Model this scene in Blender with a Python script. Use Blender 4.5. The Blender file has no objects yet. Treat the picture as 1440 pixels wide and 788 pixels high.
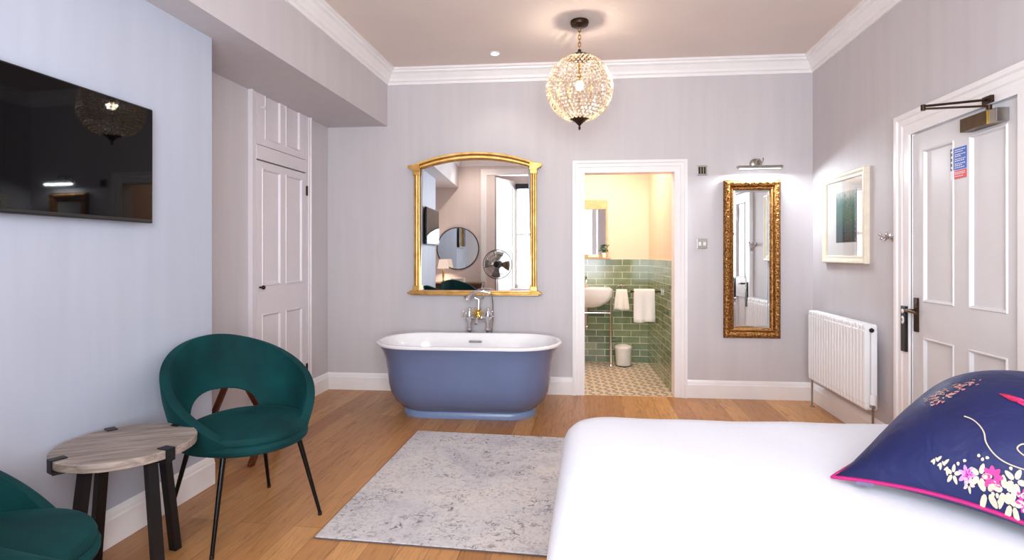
import bpy, bmesh, math, random
from mathutils import Vector, Matrix
random.seed(7)
R = math.radians
PI = math.pi
C = bpy.context.scene.collection
scene = bpy.context.scene

# ------------------------------------------------------------------ materials
def srgb(r, g, b):
    def f(c):
        c /= 255.0
        return c / 12.92 if c <= .04045 else ((c + .055) / 1.055) ** 2.4
    return (f(r), f(g), f(b), 1.0)

class NT:
    def __init__(self, name):
        self.m = bpy.data.materials.new(name); self.m.use_nodes = True
        self.t = self.m.node_tree; self.t.nodes.clear()
        self.out = self.n('ShaderNodeOutputMaterial')
    def n(self, kind, **kw):
        x = self.t.nodes.new(kind)
        for k, v in kw.items(): setattr(x, k, v)
        return x
    def l(self, a, b): self.t.links.new(a, b)
    def bsdf(self, col, rough=.5, metal=0, **inp):
        b = self.n('ShaderNodeBsdfPrincipled')
        if col is not None: b.inputs['Base Color'].default_value = col
        b.inputs['Roughness'].default_value = rough; b.inputs['Metallic'].default_value = metal
        for k, v in inp.items(): b.inputs[k.replace('_', ' ')].default_value = v
        self.l(b.outputs[0], self.out.inputs[0]); self.b = b
        return b
    def coords(self, scale=(1, 1, 1), rot=(0, 0, 0), src='Object'):
        tc = self.n('ShaderNodeTexCoord'); mp = self.n('ShaderNodeMapping')
        mp.inputs['Scale'].default_value = scale; mp.inputs['Rotation'].default_value = rot
        self.l(tc.outputs[src], mp.inputs[0]); return mp.outputs[0]
    def noise(self, vec, scale=5, detail=3, rough=.5, dist=0):
        x = self.n('ShaderNodeTexNoise'); x.inputs['Scale'].default_value = scale
        x.inputs['Detail'].default_value = detail; x.inputs['Roughness'].default_value = rough
        x.inputs['Distortion'].default_value = dist
        if vec is not None: self.l(vec, x.inputs['Vector'])
        return x.outputs['Fac']
    def ramp(self, fac, stops, interp='LINEAR'):
        x = self.n('ShaderNodeValToRGB'); e = x.color_ramp.elements; x.color_ramp.interpolation = interp
        while len(e) < len(stops): e.new(.5)
        for k, (p, c) in enumerate(stops): e[k].position = p; e[k].color = c
        self.l(fac, x.inputs[0]); return x.outputs[0]
    def mix(self, a, b, fac, mode='MIX'):
        x = self.n('ShaderNodeMix', data_type='RGBA', blend_type=mode)
        for v, i in ((fac, 0), (a, 6), (b, 7)):
            if hasattr(v, 'links'): self.l(v, x.inputs[i])
            else: x.inputs[i].default_value = v
        return x.outputs[2]
    def bump(self, h, strength=.2, dist=.01):
        x = self.n('ShaderNodeBump'); x.inputs['Strength'].default_value = strength
        x.inputs['Distance'].default_value = dist
        self.l(h, x.inputs['Height']); self.l(x.outputs[0], self.b.inputs['Normal'])
    def math(self, op, a, b=0):
        x = self.n('ShaderNodeMath', operation=op)
        for v, i in ((a, 0), (b, 1)):
            if hasattr(v, 'links'): self.l(v, x.inputs[i])
            else: x.inputs[i].default_value = v
        return x.outputs[0]

M = {}
def simple(key, col, rough=.5, metal=0, var=.06, nscale=30, bump=0, **inp):
    """a principled surface with a faint noise mottling, so no surface is perfectly flat"""
    t = NT(key); b = t.bsdf(col, rough, metal, **inp)
    f = t.noise(t.coords(), nscale, 3)
    d = tuple(max(0, c * (1 - var)) for c in col[:3]) + (1,)
    u = tuple(min(1, c * (1 + var)) for c in col[:3]) + (1,)
    t.l(t.ramp(f, [(.35, d), (.65, u)]), b.inputs['Base Color'])
    if bump: t.bump(f, bump, .004)
    M[key] = t.m
    return t.m

def wallpaint(key, col):
    t = NT(key); b = t.bsdf(col, .62)
    f = t.noise(t.coords((5, 5, .35)), 2.4, 4, .55)           # silky vertical weave
    g = t.noise(t.coords((1, 1, 1)), 1.1, 2)
    d = tuple(c * .965 for c in col[:3]) + (1,); u = tuple(min(1, c * 1.025) for c in col[:3]) + (1,)
    a = t.ramp(f, [(.3, d), (.7, u)]); bb = t.ramp(g, [(.3, (.95, .95, .97, 1)), (.7, (1, 1, 1, 1))])
    t.l(t.mix(a, bb, 1.0, 'MULTIPLY'), b.inputs['Base Color'])
    M[key] = t.m
wallpaint('wall_lilac', srgb(204, 198, 199))
wallpaint('wall_sky_tint', srgb(184, 190, 204))  # bluish sky light put into the chimney breast colour
wallpaint('wall_rear', srgb(226, 212, 206))
wallpaint('wall_peach', srgb(246, 212, 184))
simple('ceiling_paint', srgb(226, 212, 204), .8, var=.02, nscale=2)
simple('trim_white', srgb(240, 236, 235), .38, var=.015, nscale=8)
simple('door_white', srgb(222, 219, 220), .35, var=.015, nscale=6)
simple('cupboard_white', srgb(222, 214, 217), .38, var=.015, nscale=6)
simple('gap_black', srgb(30, 26, 24), .8)
simple('chrome', srgb(225, 225, 228), .08, 1.0, var=.02)
simple('steel', srgb(170, 165, 158), .28, 1.0, var=.05)
simple('bronze', srgb(92, 72, 46), .32, .9, var=.15)
simple('dark_bronze', srgb(62, 46, 34), .38, .85, var=.15)
simple('brass', srgb(205, 165, 70), .2, 1.0, var=.06)
simple('black_metal', srgb(22, 21, 24), .42, .3, var=.1)
simple('black_plastic', srgb(14, 14, 15), .35, 0, var=.1)
simple('leg_metal', srgb(20, 17, 17), .3, .6, var=.1)
simple('white_enamel', srgb(244, 244, 246), .2, var=.01, nscale=4)
simple('ceramic', srgb(246, 244, 240), .1, var=.01, Coat_Weight=.6)
simple('bath_white', srgb(244, 243, 245), .12, var=.01, Coat_Weight=.6)
simple('bath_grey', srgb(100, 112, 146), .26, var=.025, nscale=5, Coat_Weight=.25)
simple('bath_plinth', srgb(120, 137, 172), .3, var=.03)
simple('towel_white', srgb(244, 238, 228), .95, var=.04, nscale=160, bump=.5)
simple('linen', srgb(216, 216, 223), .85, var=.012, nscale=60, bump=.05)
simple('pillowcase', srgb(244, 243, 245), .85, var=.015, nscale=60)
simple('plastic_white', srgb(232, 230, 226), .3, var=.02)
simple('headboard_cloth', srgb(120, 116, 126), .9, var=.1, nscale=120)
simple('bed_base_cloth', srgb(150, 146, 150), .9, var=.1, nscale=120)
simple('mount_white', srgb(236, 233, 230), .8, var=.01)
simple('frame_cream', srgb(233, 222, 200), .45, var=.04, nscale=20)
simple('plug_green', srgb(30, 92, 50), .5, var=.3, nscale=40)
simple('oak_beige', srgb(196, 168, 118), .5, var=.1, nscale=20)
simple('piping_magenta', srgb(150, 2, 86), .6, var=.08)
simple('tag_grey', srgb(104, 100, 130), .8, var=.04)
simple('thread_white', srgb(172, 158, 138), .7, var=.05)
simple('thread_pink', srgb(196, 40, 116), .7, var=.15)
simple('thread_red', srgb(150, 8, 44), .7, var=.15)
simple('thread_blush', srgb(190, 116, 112), .7, var=.2)
simple('thread_lilac', srgb(160, 110, 190), .7, var=.1)
simple('lamp_shade_cloth', srgb(250, 226, 200), .9, var=.03)

def velvet(key, dark, light):
    t = NT(key); b = t.bsdf(dark, .78)
    f = t.noise(t.coords((1, 1, 1)), 3.5, 3, .5, .6)
    t.l(t.ramp(f, [(.3, dark), (.72, light)]), b.inputs['Base Color'])
    b.inputs['Specular IOR Level'].default_value = .2; b.inputs['Sheen Weight'].default_value = .14; b.inputs['Sheen Roughness'].default_value = .35
    b.inputs['Sheen Tint'].default_value = srgb(40, 150, 150)
    t.bump(t.noise(t.coords(), 220, 2), .08, .002)
    M[key] = t.m
velvet('velvet_teal', srgb(0, 34, 37), srgb(0, 64, 65))

def satin():
    t = NT('cushion_satin'); b = t.bsdf(srgb(34, 40, 92), .48, Specular_IOR_Level=.3)
    f = t.noise(t.coords((1, 1, 1)), 2.5, 2)
    t.l(t.ramp(f, [(.3, srgb(17, 17, 46)), (.7, srgb(24, 29, 74))]), b.inputs['Base Color'])
    b.inputs['Sheen Weight'].default_value = .06; b.inputs['Sheen Tint'].default_value = srgb(60, 110, 230)
    t.bump(t.noise(t.coords((1, 1, 1)), 9, 3, .5, .8), .4, .02)
    M['cushion_satin'] = t.m
satin()

def gold(key, lo, hi, scale, bump, rough=.32):
    t = NT(key); b = t.bsdf(hi, rough, 1.0)
    v = t.coords(); n = t.noise(v, scale, 4, .6)
    t.l(t.ramp(n, [(.36, lo), (.62, hi)]), b.inputs['Base Color'])
    if bump: t.bump(n, bump, .006)
    M[key] = t.m
gold('gold_ornate', srgb(84, 50, 24), srgb(190, 138, 80), 70, .9, .42)
gold('gold_plain', srgb(190, 142, 74), srgb(218, 174, 108), 12, .06, .42)

def mirror_mat():
    t = NT('mirror_glass'); t.bsdf(srgb(236, 238, 238), .012, 1.0); M['mirror_glass'] = t.m
    t = NT('screen_gloss'); t.bsdf(srgb(5, 5, 7), .03, 0, Specular_IOR_Level=.22); M['screen_gloss'] = t.m
mirror_mat()

def thin_glass(key, gloss=.12):
    t = NT(key)
    a = t.n('ShaderNodeBsdfTransparent'); g = t.n('ShaderNodeBsdfGlossy'); g.inputs['Roughness'].default_value = .02
    x = t.n('ShaderNodeMixShader'); fr = t.n('ShaderNodeLayerWeight'); fr.inputs[0].default_value = .5
    t.l(t.math('ADD', t.math('MULTIPLY', t.math('POWER', fr.outputs['Facing'], 5), .9), gloss), x.inputs[0])
    t.l(a.outputs[0], x.inputs[1]); t.l(g.outputs[0], x.inputs[2]); t.l(x.outputs[0], t.out.inputs[0])
    M[key] = t.m
thin_glass('pane_glass', .05); thin_glass('picture_glass', .06)

def crystal():
    t = NT('crystal_bead')
    a = t.n('ShaderNodeBsdfTransparent'); a.inputs[0].default_value = (1, .93, .84, 1)
    g = t.n('ShaderNodeBsdfGlossy'); g.inputs['Roughness'].default_value = .06
    tr = t.n('ShaderNodeBsdfTranslucent'); tr.inputs[0].default_value = (1, .9, .78, 1)
    x = t.n('ShaderNodeMixShader'); x.inputs[0].default_value = .62
    t.l(g.outputs[0], x.inputs[1]); t.l(tr.outputs[0], x.inputs[2])
    y = t.n('ShaderNodeMixShader'); y.inputs[0].default_value = .60
    t.l(a.outputs[0], y.inputs[1]); t.l(x.outputs[0], y.inputs[2]); t.l(y.outputs[0], t.out.inputs[0])
    M['crystal_bead'] = t.m
crystal()

def emit(key, col, s):
    t = NT(key); e = t.n('ShaderNodeEmission'); e.inputs[0].default_value = col; e.inputs[1].default_value = s
    t.l(e.outputs[0], t.out.inputs[0]); M[key] = t.m
emit('bulb_glow', (1, .86, .66, 1), 45); emit('led_glow', (1, .95, .88, 1), 14); emit('strip_glow', (.92, .97, 1, 1), 16)
emit('shade_glow', (1, .74, .6, 1), 1.1)

def oak_floor():
    t = NT('oak_floor'); b = t.bsdf(srgb(184, 134, 82), .33)
    v = t.coords((1, 1, 1), (0, 0, R(90)))
    br = t.n('ShaderNodeTexBrick'); br.offset = .37
    for k, x in (('Scale', 1), ('Brick Width', 1.7), ('Row Height', .135), ('Mortar Size', .0012), ('Mortar Smooth', .3), ('Bias', 0)):
        br.inputs[k].default_value = x
    br.inputs['Color1'].default_value = srgb(194, 141, 86); br.inputs['Color2'].default_value = srgb(158, 105, 57)
    br.inputs['Mortar'].default_value = srgb(96, 58, 28)
    t.l(v, br.inputs['Vector'])
    f = t.noise(t.coords((9, .7, 1)), 5, 6, .62, 1.6)
    gr = t.ramp(f, [(.27, (.60, .53, .46, 1)), (.47, (1, 1, 1, 1)), (.75, (1.2, 1.16, 1.1, 1))])
    c = t.mix(br.outputs[0], gr, 1.0, 'MULTIPLY')
    kn = t.ramp(t.noise(t.coords((3, 1, 1)), 3.2, 3, .5, 1.0), [(.64, (1, 1, 1, 1)), (.76, (.66, .55, .45, 1))])
    t.l(t.mix(c, kn, .8, 'MULTIPLY'), b.inputs['Base Color'])
    rr = t.ramp(f, [(.2, (.42,) * 3 + (1,)), (.8, (.27,) * 3 + (1,))]); t.l(rr, b.inputs['Roughness'])
    t.bump(br.outputs['Fac'], -.25, .002)
    M['oak_floor'] = t.m
oak_floor()

def wood(key, lo, mid, hi, sc=(1, 12, 12), s=3, rough=.45):
    t = NT(key); b = t.bsdf(mid, rough)
    f = t.noise(t.coords(sc), s, 6, .62, 1.2)
    t.l(t.ramp(f, [(.25, lo), (.5, mid), (.75, hi)]), b.inputs['Base Color'])
    t.bump(f, .08, .002); M[key] = t.m
wood('grey_oak', srgb(98, 84, 76), srgb(140, 126, 117), srgb(178, 165, 155), (14, 1.2, 14), 3, .55)
wood('red_wood', srgb(56, 24, 14), srgb(92, 42, 22), srgb(120, 60, 34), (8, 8, 1), 3, .4)
wood('walnut', srgb(66, 44, 30), srgb(104, 72, 48), srgb(132, 96, 64), (1, 10, 10), 3, .4)

def rug_mat():
    t = NT('rug_pile'); b = t.bsdf(srgb(186, 180, 186), .95)
    v = t.coords()
    big = t.ramp(t.noise(v, 2.2, 4, .6, .8), [(.35, srgb(186, 181, 184)), (.5, srgb(202, 196, 195)), (.68, srgb(212, 203, 196))])
    fine = t.ramp(t.noise(v, 46, 4, .7), [(.33, (.68, .66, .7, 1)), (.5, (1, 1, 1, 1))])
    mask = t.ramp(t.noise(v, 5.0, 4, .65, .8), [(.36, (0, 0, 0, 1)), (.62, (1, 1, 1, 1))])
    worn = t.ramp(t.noise(v, 34, 5, .75, 1.0), [(.36, srgb(92, 82, 92)), (.49, (1, 1, 1, 1))])
    c = t.mix(big, fine, .55, 'MULTIPLY')
    c = t.mix(c, worn, mask, 'MULTIPLY')
    vo = t.n('ShaderNodeTexVoronoi', feature='DISTANCE_TO_EDGE'); vo.inputs['Scale'].default_value = 13; t.l(v, vo.inputs['Vector'])
    ed = t.ramp(vo.outputs['Distance'], [(.015, srgb(206, 200, 204)), (.05, (1, 1, 1, 1))])
    c = t.mix(c, ed, .10, 'MULTIPLY')
    t.l(c, b.inputs['Base Color']); t.bump(t.noise(v, 300, 2), .4, .003)
    M['rug_pile'] = t.m
    simple('rug_edge', srgb(92, 80, 80), .95, var=.15, nscale=90)
rug_mat()

def tiles():
    t = NT('green_tile'); b = t.bsdf(srgb(136, 150, 112), .12)
    tc = t.n('ShaderNodeTexCoord'); sp = t.n('ShaderNodeSeparateXYZ'); cb = t.n('ShaderNodeCombineXYZ')
    t.l(tc.outputs['Object'], sp.inputs[0])
    t.l(t.math('ADD', sp.outputs[0], sp.outputs[1]), cb.inputs[0]); t.l(sp.outputs[2], cb.inputs[1])
    br = t.n('ShaderNodeTexBrick'); br.offset = .5
    for k, x in (('Scale', 1), ('Brick Width', .2), ('Row Height', .075), ('Mortar Size', .0035), ('Mortar Smooth', .2), ('Bias', 0)):
        br.inputs[k].default_value = x
    br.inputs['Color1'].default_value = srgb(138, 150, 114); br.inputs['Color2'].default_value = srgb(98, 116, 88)
    br.inputs['Mortar'].default_value = srgb(206, 206, 186)
    t.l(cb.outputs[0], br.inputs['Vector'])
    n = t.ramp(t.noise(cb.outputs[0], 9, 3, .6), [(.3, (.78, .8, .76, 1)), (.7, (1.1, 1.1, 1.06, 1))])
    t.l(t.mix(br.outputs[0], n, 1.0, 'MULTIPLY'), b.inputs['Base Color'])
    t.bump(br.outputs['Fac'], -.4, .004)
    M['green_tile'] = t.m
    t = NT('pattern_tile'); b = t.bsdf(srgb(214, 196, 166), .35)
    sp = t.n('ShaderNodeSeparateXYZ'); t.l(t.coords(), sp.inputs[0])
    S = 2 * PI / .145
    sx = t.math('SINE', t.math('MULTIPLY', sp.outputs[0], S)); sy = t.math('SINE', t.math('MULTIPLY', sp.outputs[1], S))
    sx2 = t.math('SINE', t.math('MULTIPLY', sp.outputs[0], S * 2)); sy2 = t.math('SINE', t.math('MULTIPLY', sp.outputs[1], S * 2))
    p = t.math('ADD', t.math('MULTIPLY', sx, sy), t.math('MULTIPLY', t.math('MULTIPLY', sx2, sy2), .8))
    a = t.ramp(t.math('ADD', t.math('MULTIPLY', p, .25), .5), [(.0, srgb(120, 96, 80)), (.34, srgb(150, 124, 104)), (.40, srgb(226, 208, 178)), (.62, srgb(230, 212, 184)), (.68, srgb(168, 156, 144)), (1, srgb(120, 116, 116))], 'LINEAR')
    nn = t.ramp(t.noise(t.coords(), 40, 3), [(.3, (.85, .84, .82, 1)), (.7, (1.05, 1.05, 1.05, 1))])
    t.l(t.mix(a, nn, 1.0, 'MULTIPLY'), b.inputs['Base Color']); M['pattern_tile'] = t.m
tiles()

def print_mat():
    t = NT('seascape_print'); b = t.bsdf(None, .7)
    sp = t.n('ShaderNodeSeparateXYZ'); t.l(t.coords(src='Generated'), sp.inputs[0])
    n = t.noise(t.coords((3, 1, 1.2), src='Generated'), 5, 5, .65, .8)
    h = t.math('ADD', sp.outputs[2], t.math('MULTIPLY', t.math('SUBTRACT', n, .5), .5))
    c = t.ramp(h, [(0, srgb(16, 36, 44)), (.3, srgb(30, 78, 82)), (.5, srgb(52, 104, 84)), (.7, srgb(60, 112, 104)), (.85, srgb(112, 148, 138)), (1, srgb(206, 210, 204))])
    t.l(c, b.inputs['Base Color']); M['seascape_print'] = t.m
    simple('notice_blue', srgb(24, 84, 186), .4, var=.04); simple('notice_red', srgb(216, 38, 48), .4, var=.04)
    simple('notice_white', srgb(240, 240, 244), .4, var=.02); simple('notice_navy', srgb(22, 40, 96), .4, var=.04)
    t = NT('foliage_outside'); b = t.bsdf(None, .9)
    t.l(t.ramp(t.noise(t.coords(), 3, 6, .7), [(.3, srgb(120, 150, 110)), (.6, srgb(214, 224, 214))]), b.inputs['Base Color']); M['foliage_outside'] = t.m
print_mat()

# ------------------------------------------------------------------ mesh helpers
class MB:
    def __init__(self): self.b = bmesh.new(); self.smooth_from = None
    def _xf(self, vs, mx):
        if mx is not None: bmesh.ops.transform(self.b, matrix=mx, verts=vs)
    def box(self, x0, x1, y0, y1, z0, z1, bev=0, mx=None, seg=2):
        t = bmesh.new()
        v = [t.verts.new(p) for p in ((x0, y0, z0), (x1, y0, z0), (x1, y1, z0), (x0, y1, z0), (x0, y0, z1), (x1, y0, z1), (x1, y1, z1), (x0, y1, z1))]
        for q in ((0, 3, 2, 1), (4, 5, 6, 7), (0, 1, 5, 4), (1, 2, 6, 5), (2, 3, 7, 6), (3, 0, 4, 7)): t.faces.new([v[i] for i in q])
        if bev: bmesh.ops.bevel(t, geom=t.edges[:], offset=bev, segments=seg, affect='EDGES', profile=.6)
        if mx is not None: bmesh.ops.transform(t, matrix=mx, verts=t.verts)
        self._merge(t); return self
    def _merge(self, t):
        me = bpy.data.meshes.new('tmp'); t.to_mesh(me); t.free(); self.b.from_mesh(me); bpy.data.meshes.remove(me)
    def rings(self, rings, closed=True, cap=True, smooth=True):
        """bridge a list of point rings"""
        vs = [[self.b.verts.new(p) for p in r] for r in rings]
        n = len(vs[0]); fs = []
        for a, b in zip(vs, vs[1:]):
            for i in range(n if closed else n - 1):
                j = (i + 1) % n
                fs.append(self.b.faces.new((a[i], a[j], b[j], b[i])))
        if cap and closed:
            fs.append(self.b.faces.new(list(reversed(vs[0])))); fs.append(self.b.faces.new(vs[-1]))
        if smooth:
            for f in fs: f.smooth = True
        return self
    def lathe(self, prof, n=32, mx=None, cap=True):
        """prof: list of (r, z)"""
        rr = []
        for r, z in prof:
            rr.append([Vector((max(r, 1e-4) * math.cos(2 * PI * i / n), max(r, 1e-4) * math.sin(2 * PI * i / n), z)) for i in range(n)])
        if mx is not None: rr = [[mx @ p for p in r] for r in rr]
        return self.rings(rr, cap=cap)
    def tube(self, pts, r, n=10, closed=False, cap=True):
        pts = [Vector(p) for p in pts]; m = len(pts)
        rad = r if isinstance(r, (list, tuple)) else [r] * m
        rr = []; up = None
        for i, p in enumerate(pts):
            if closed: d = pts[(i + 1) % m] - pts[i - 1]
            else: d = pts[min(i + 1, m - 1)] - pts[max(i - 1, 0)]
            d.normalize()
            if up is None:
                up = Vector((0, 0, 1)) if abs(d.z) < .9 else Vector((1, 0, 0))
            a = d.cross(up).normalized(); up = a.cross(d).normalized()
            rr.append([p + (a * math.cos(2 * PI * k / n) + up * math.sin(2 * PI * k / n)) * rad[i] for k in range(n)])
        if closed: rr.append(rr[0]); return self.rings(rr, cap=False)
        return self.rings(rr, cap=cap)
    def cyl(self, a, b, r0, r1=None, n=16):
        return self.tube([a, b], [r0, r0 if r1 is None else r1], n)
    def bar(self, a, b, w, h, up=(0, 0, 1), w2=None, h2=None):
        """rectangular bar from a to b"""
        a, b = Vector(a), Vector(b); d = (b - a).normalized(); u = Vector(up)
        s = d.cross(u).normalized(); u = s.cross(d).normalized()
        w2 = w if w2 is None else w2; h2 = h if h2 is None else h2
        f = lambda p, w, h: [p + s * (sx * w / 2) + u * (sy * h / 2) for sx, sy in ((-1, -1), (1, -1), (1, 1), (-1, 1))]
        return self.rings([f(a, w, h), f(b, w2, h2)], smooth=False)
    def prism(self, pts, axis, a, b):
        """extrude a 2D polygon: axis 'x' -> pts are (y,z); 'y' -> (x,z); 'z' -> (x,y)"""
        f = {'x': lambda p, t: (t, p[0], p[1]), 'y': lambda p, t: (p[0], t, p[1]), 'z': lambda p, t: (p[0], p[1], t)}[axis]
        return self.rings([[f(p, a) for p in pts], [f(p, b) for p in pts]], smooth=False)
    def sphere(self, c, r, seg=16, rng=10, sc=(1, 1, 1)):
        t = bmesh.new(); bmesh.ops.create_uvsphere(t, u_segments=seg, v_segments=rng, radius=r)
        bmesh.ops.transform(t, matrix=Matrix.Translation(c) @ Matrix.Diagonal((*sc, 1)), verts=t.verts)
        for f in t.faces: f.smooth = True
        self._merge(t); return self
    def build(self, name, mat, parent=None, smooth=False, bevel=0):
        bmesh.ops.recalc_face_normals(self.b, faces=self.b.faces)
        for e in self.b.edges:
            if len(e.link_faces) == 2 and e.calc_face_angle(0) > R(38): e.smooth = False
        me = bpy.data.meshes.new(name); self.b.to_mesh(me); self.b.free()
        if smooth:
            for p in me.polygons: p.use_smooth = True
        me.materials.append(M[mat] if isinstance(mat, str) else mat)
        o = bpy.data.objects.new(name, me); C.objects.link(o)
        if parent is not None: o.parent = parent
        if bevel:
            m = o.modifiers.new('Bevel', 'BEVEL'); m.width = bevel; m.segments = 2; m.limit_method = 'ANGLE'
        return o

def thing(name, label, cat, loc=(0, 0, 0), rz=0, group=None):
    o = bpy.data.objects.new(name, None); C.objects.link(o)
    o.empty_display_size = .05; o.location = loc; o.rotation_euler = (0, 0, rz)
    return tag(o, label, cat, group)
def tag(o, label, cat, group=None):
    o['label'] = label; o['category'] = cat
    if group: o['group'] = group
    return o
def struct(o, label=None):
    o['kind'] = 'structure'
    if label: o['label'] = label; 
    return o
def frame_empty(name, loc, rz):
    o = bpy.data.objects.new(name, None); C.objects.link(o); o.location = loc; o.rotation_euler = (0, 0, rz); o.empty_display_size = .05
    return o
def dup(root, loc, rz, label=None, group=None):
    r = root.copy(); C.objects.link(r); r.location = loc; r.rotation_euler = (0, 0, rz)
    if label: r['label'] = label
    if group: r['group'] = group
    for ch in list(root.children):
        c = ch.copy(); C.objects.link(c); c.parent = r
        for g in list(ch.children):
            d = g.copy(); C.objects.link(d); d.parent = c
    return r

# wall frames: local x runs along the wall to the viewer's right, local y into the wall, z up
DW = R(2.8); BX, BY = .35, 4.89
def bw(a, y=0, z=0):
    return (BX + a * math.cos(DW) - y * math.sin(DW), BY + a * math.sin(DW) + y * math.cos(DW), z)
XR, XB, XL = 1.9, -2.05, -2.42        # right wall, chimney breast, recess planes
CEIL, SOF = 2.95, 2.44
YR = .15                              # rear wall plane

# ------------------------------------------------------------------ room shell
m = MB(); m.box(-2.7, 2.1, -.6, 5.05, -.08, 0); f = struct(m.build('floor', 'oak_floor'))
m = MB(); m.box(-2.7, 2.1, -.6, 5.1, CEIL, CEIL + .08); struct(m.build('ceiling', 'ceiling_paint'))
# bulkhead along the left side, with its underside
m = MB(); m.prism([(-2.6, SOF), (-1.85, SOF), (-1.85, CEIL), (-2.6, CEIL)], 'y', YR, 4.9)
o = m.build('ceiling_bulkhead', 'wall_lilac'); struct(o)
# left wall: recess, chimney breast, alcove
m = MB()
m.prism([(XL, 4.85), (-2.6, 4.85), (-2.6, YR), (XL, YR), (XL, 1.28), (XB, 1.28), (XB, 2.70), (XL, 2.70)], 'z', 0, SOF)
o = struct(m.build('wall_left', 'wall_sky_tint'))
o.data.materials.append(M['wall_lilac'])
for p in o.data.polygons:
    if p.center.x < -2.3: p.material_index = 1          # recess takes the back wall colour, without the sky tint
# back wall with the bathroom doorway
m = MB()
m.box(-3.0, -.409, 0, .11, 0, CEIL); m.box(.402, 1.7, 0, .11, 0, CEIL); m.box(-.409, .402, 0, .11, 1.995, CEIL)
o = struct(m.build('wall_back', 'wall_lilac')); o.location = (BX, BY, 0); o.rotation_euler = (0, 0, DW)
# right wall with the entrance doorway
D0, D1, DH = 2.70, 3.52, 1.965
m = MB()
m.box(XR, XR + .14, YR, D0 - .02, 0, CEIL); m.box(XR, XR + .14, D1 + .02, 5.0, 0, CEIL); m.box(XR, XR + .14, D0 - .02, D1 + .02, DH + .02, CEIL)
struct(m.build('wall_right', 'wall_lilac'))
# rear wall: window bay behind the camera
W0, W1, YW = -.88, 1.05, -.42
m = MB()
m.box(-2.6, -1.2, YR - .12, YR, 0, CEIL); m.box(1.35, 2.04, YR - .12, YR, 0, CEIL); m.box(-1.2, 1.35, YR - .12, YR, 2.66, CEIL)
m.box(-1.2, 1.35, YW - .12, YW, 0, .62)
m.box(-1.2, W0, YW - .12, YW, .62, CEIL); m.box(W1, 1.35, YW - .12, YW, .62, CEIL); m.box(W0, W1, YW - .12, YW, 2.6, CEIL)
m.prism([(-1.2, YR - .12), (-1.2, YW - .12), (-1.32, YW - .12), (-1.32, YR - .12)], 'z', 0, CEIL)
m.prism([(1.35, YR - .12), (1.47, YR - .12), (1.47, YW - .12), (1.35, YW - .12)], 'z', 0, CEIL)
struct(m.build('wall_rear', 'wall_rear'))
# bathroom beyond the doorway
def on_back(o): o.location = (BX, BY, 0); o.rotation_euler = (0, 0, DW); return o
BA0, BA1, BD = -1.25, .392, 1.5
m = MB(); m.box(BA0, BA1, .0, BD + .05, -.08, .002); struct(on_back(m.build('floor_bathroom', 'pattern_tile')))
m = MB(); m.box(BA0 - .1, BA1 + .1, .1, BD + .1, 2.45, 2.52); struct(on_back(m.build('ceiling_bathroom', 'ceiling_paint')))
m = MB(); m.box(BA0 - .1, BA1 + .1, BD + .012, BD + .1, 0, 2.45); struct(on_back(m.build('wall_bathroom_back', 'wall_peach')))
m = MB(); m.box(BA1 + .012, BA1 + .1, .11, BD + .012, 0, 2.45); struct(on_back(m.build('wall_bathroom_right', 'wall_peach')))
m = MB(); m.box(BA0 - .1, BA0, .11, BD + .012, 0, 2.45); struct(on_back(m.build('wall_bathroom_left', 'wall_peach')))
m = MB(); m.box(BA0, BA1 + .012, BD, BD + .014, 0, 1.2); struct(on_back(m.build('trim_9', 'green_tile')))
m = MB(); m.box(BA1, BA1 + .014, .112, BD, 0, 1.2); struct(on_back(m.build('trim_10', 'green_tile')))

# cornice (one mitred run along bulkhead, back wall, right wall and rear wall)
prof = [(0, 0), (.012, 0), (.016, .022), (.03, .03), (.036, .05), (.062, .088), (.082, .098), (.086, .112), (.10, .116), (.10, .135), (0, .135)]
def run_profile(m, path, closed, prof, zbase, inward):
    """sweep (offset, z) profile along a 2D path; offset goes to the left (+1) or right (-1) of travel"""
    n = len(path); rings = []
    for i, p in enumerate(path):
        p = Vector(p)
        def nrm(a, b):
            d = (Vector(b) - Vector(a)).normalized(); return Vector((-d.y, d.x)) * inward
        if closed or 0 < i < n - 1:
            n1 = nrm(path[i - 1], path[i]); n2 = nrm(path[i], path[(i + 1) % n])
            k = (n1 + n2); k = k / (k.length_squared / 2)
        else:
            k = nrm(path[0], path[1]) if i == 0 else nrm(path[-2], path[-1])
        rings.append([(p.x + k.x * o, p.y + k.y * o, zbase + z) for o, z in prof])
    if closed: rings.append(rings[0])
    m.rings(rings, cap=not closed, smooth=False)
    return m
cl = bw(-2.2); cr = bw(1.552)
yb = lambda X: BY + (X - BX) * math.tan(DW)
path = [(-1.85, YR), (-1.85, yb(-1.85)), (XR, yb(XR)), (XR, YR)]
m = MB(); run_profile(m, path, True, prof, CEIL - .135, -1); struct(m.build('trim_1', 'trim_white'))
# skirting boards
sk = [(0, 0), (.020, 0), (.020, .115), (.016, .122), (.014, .135), (.008, .148), (0, .155)]
m = MB(); run_profile(m, [(XB, 1.28), (XB, 2.70)], False, sk, 0, -1)
run_profile(m, [(XL, 2.70), (XL, 3.57)], False, sk, 0, -1); run_profile(m, [(XL, 4.44), (XL, yb(XL))], False, sk, 0, -1)
run_profile(m, [(XL, YR), (XL, 1.28), (XB, 1.28)], False, sk, 0, -1)
struct(m.build('baseboard_left', 'trim_white'))
m = MB(); run_profile(m, [(XL, yb(XL)), bw(-.5)[:2]], False, sk, 0, -1); run_profile(m, [bw(.495)[:2], (XR, yb(XR))], False, sk, 0, -1)
struct(m.build('baseboard_back', 'trim_white'))
m = MB(); run_profile(m, [(XR, yb(XR)), (XR, 3.68)], False, sk, 0, -1); run_profile(m, [(XR, 2.56), (XR, 2.5)], False, sk, 0, -1)
struct(m.build('baseboard_right', 'trim_white'))

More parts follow.
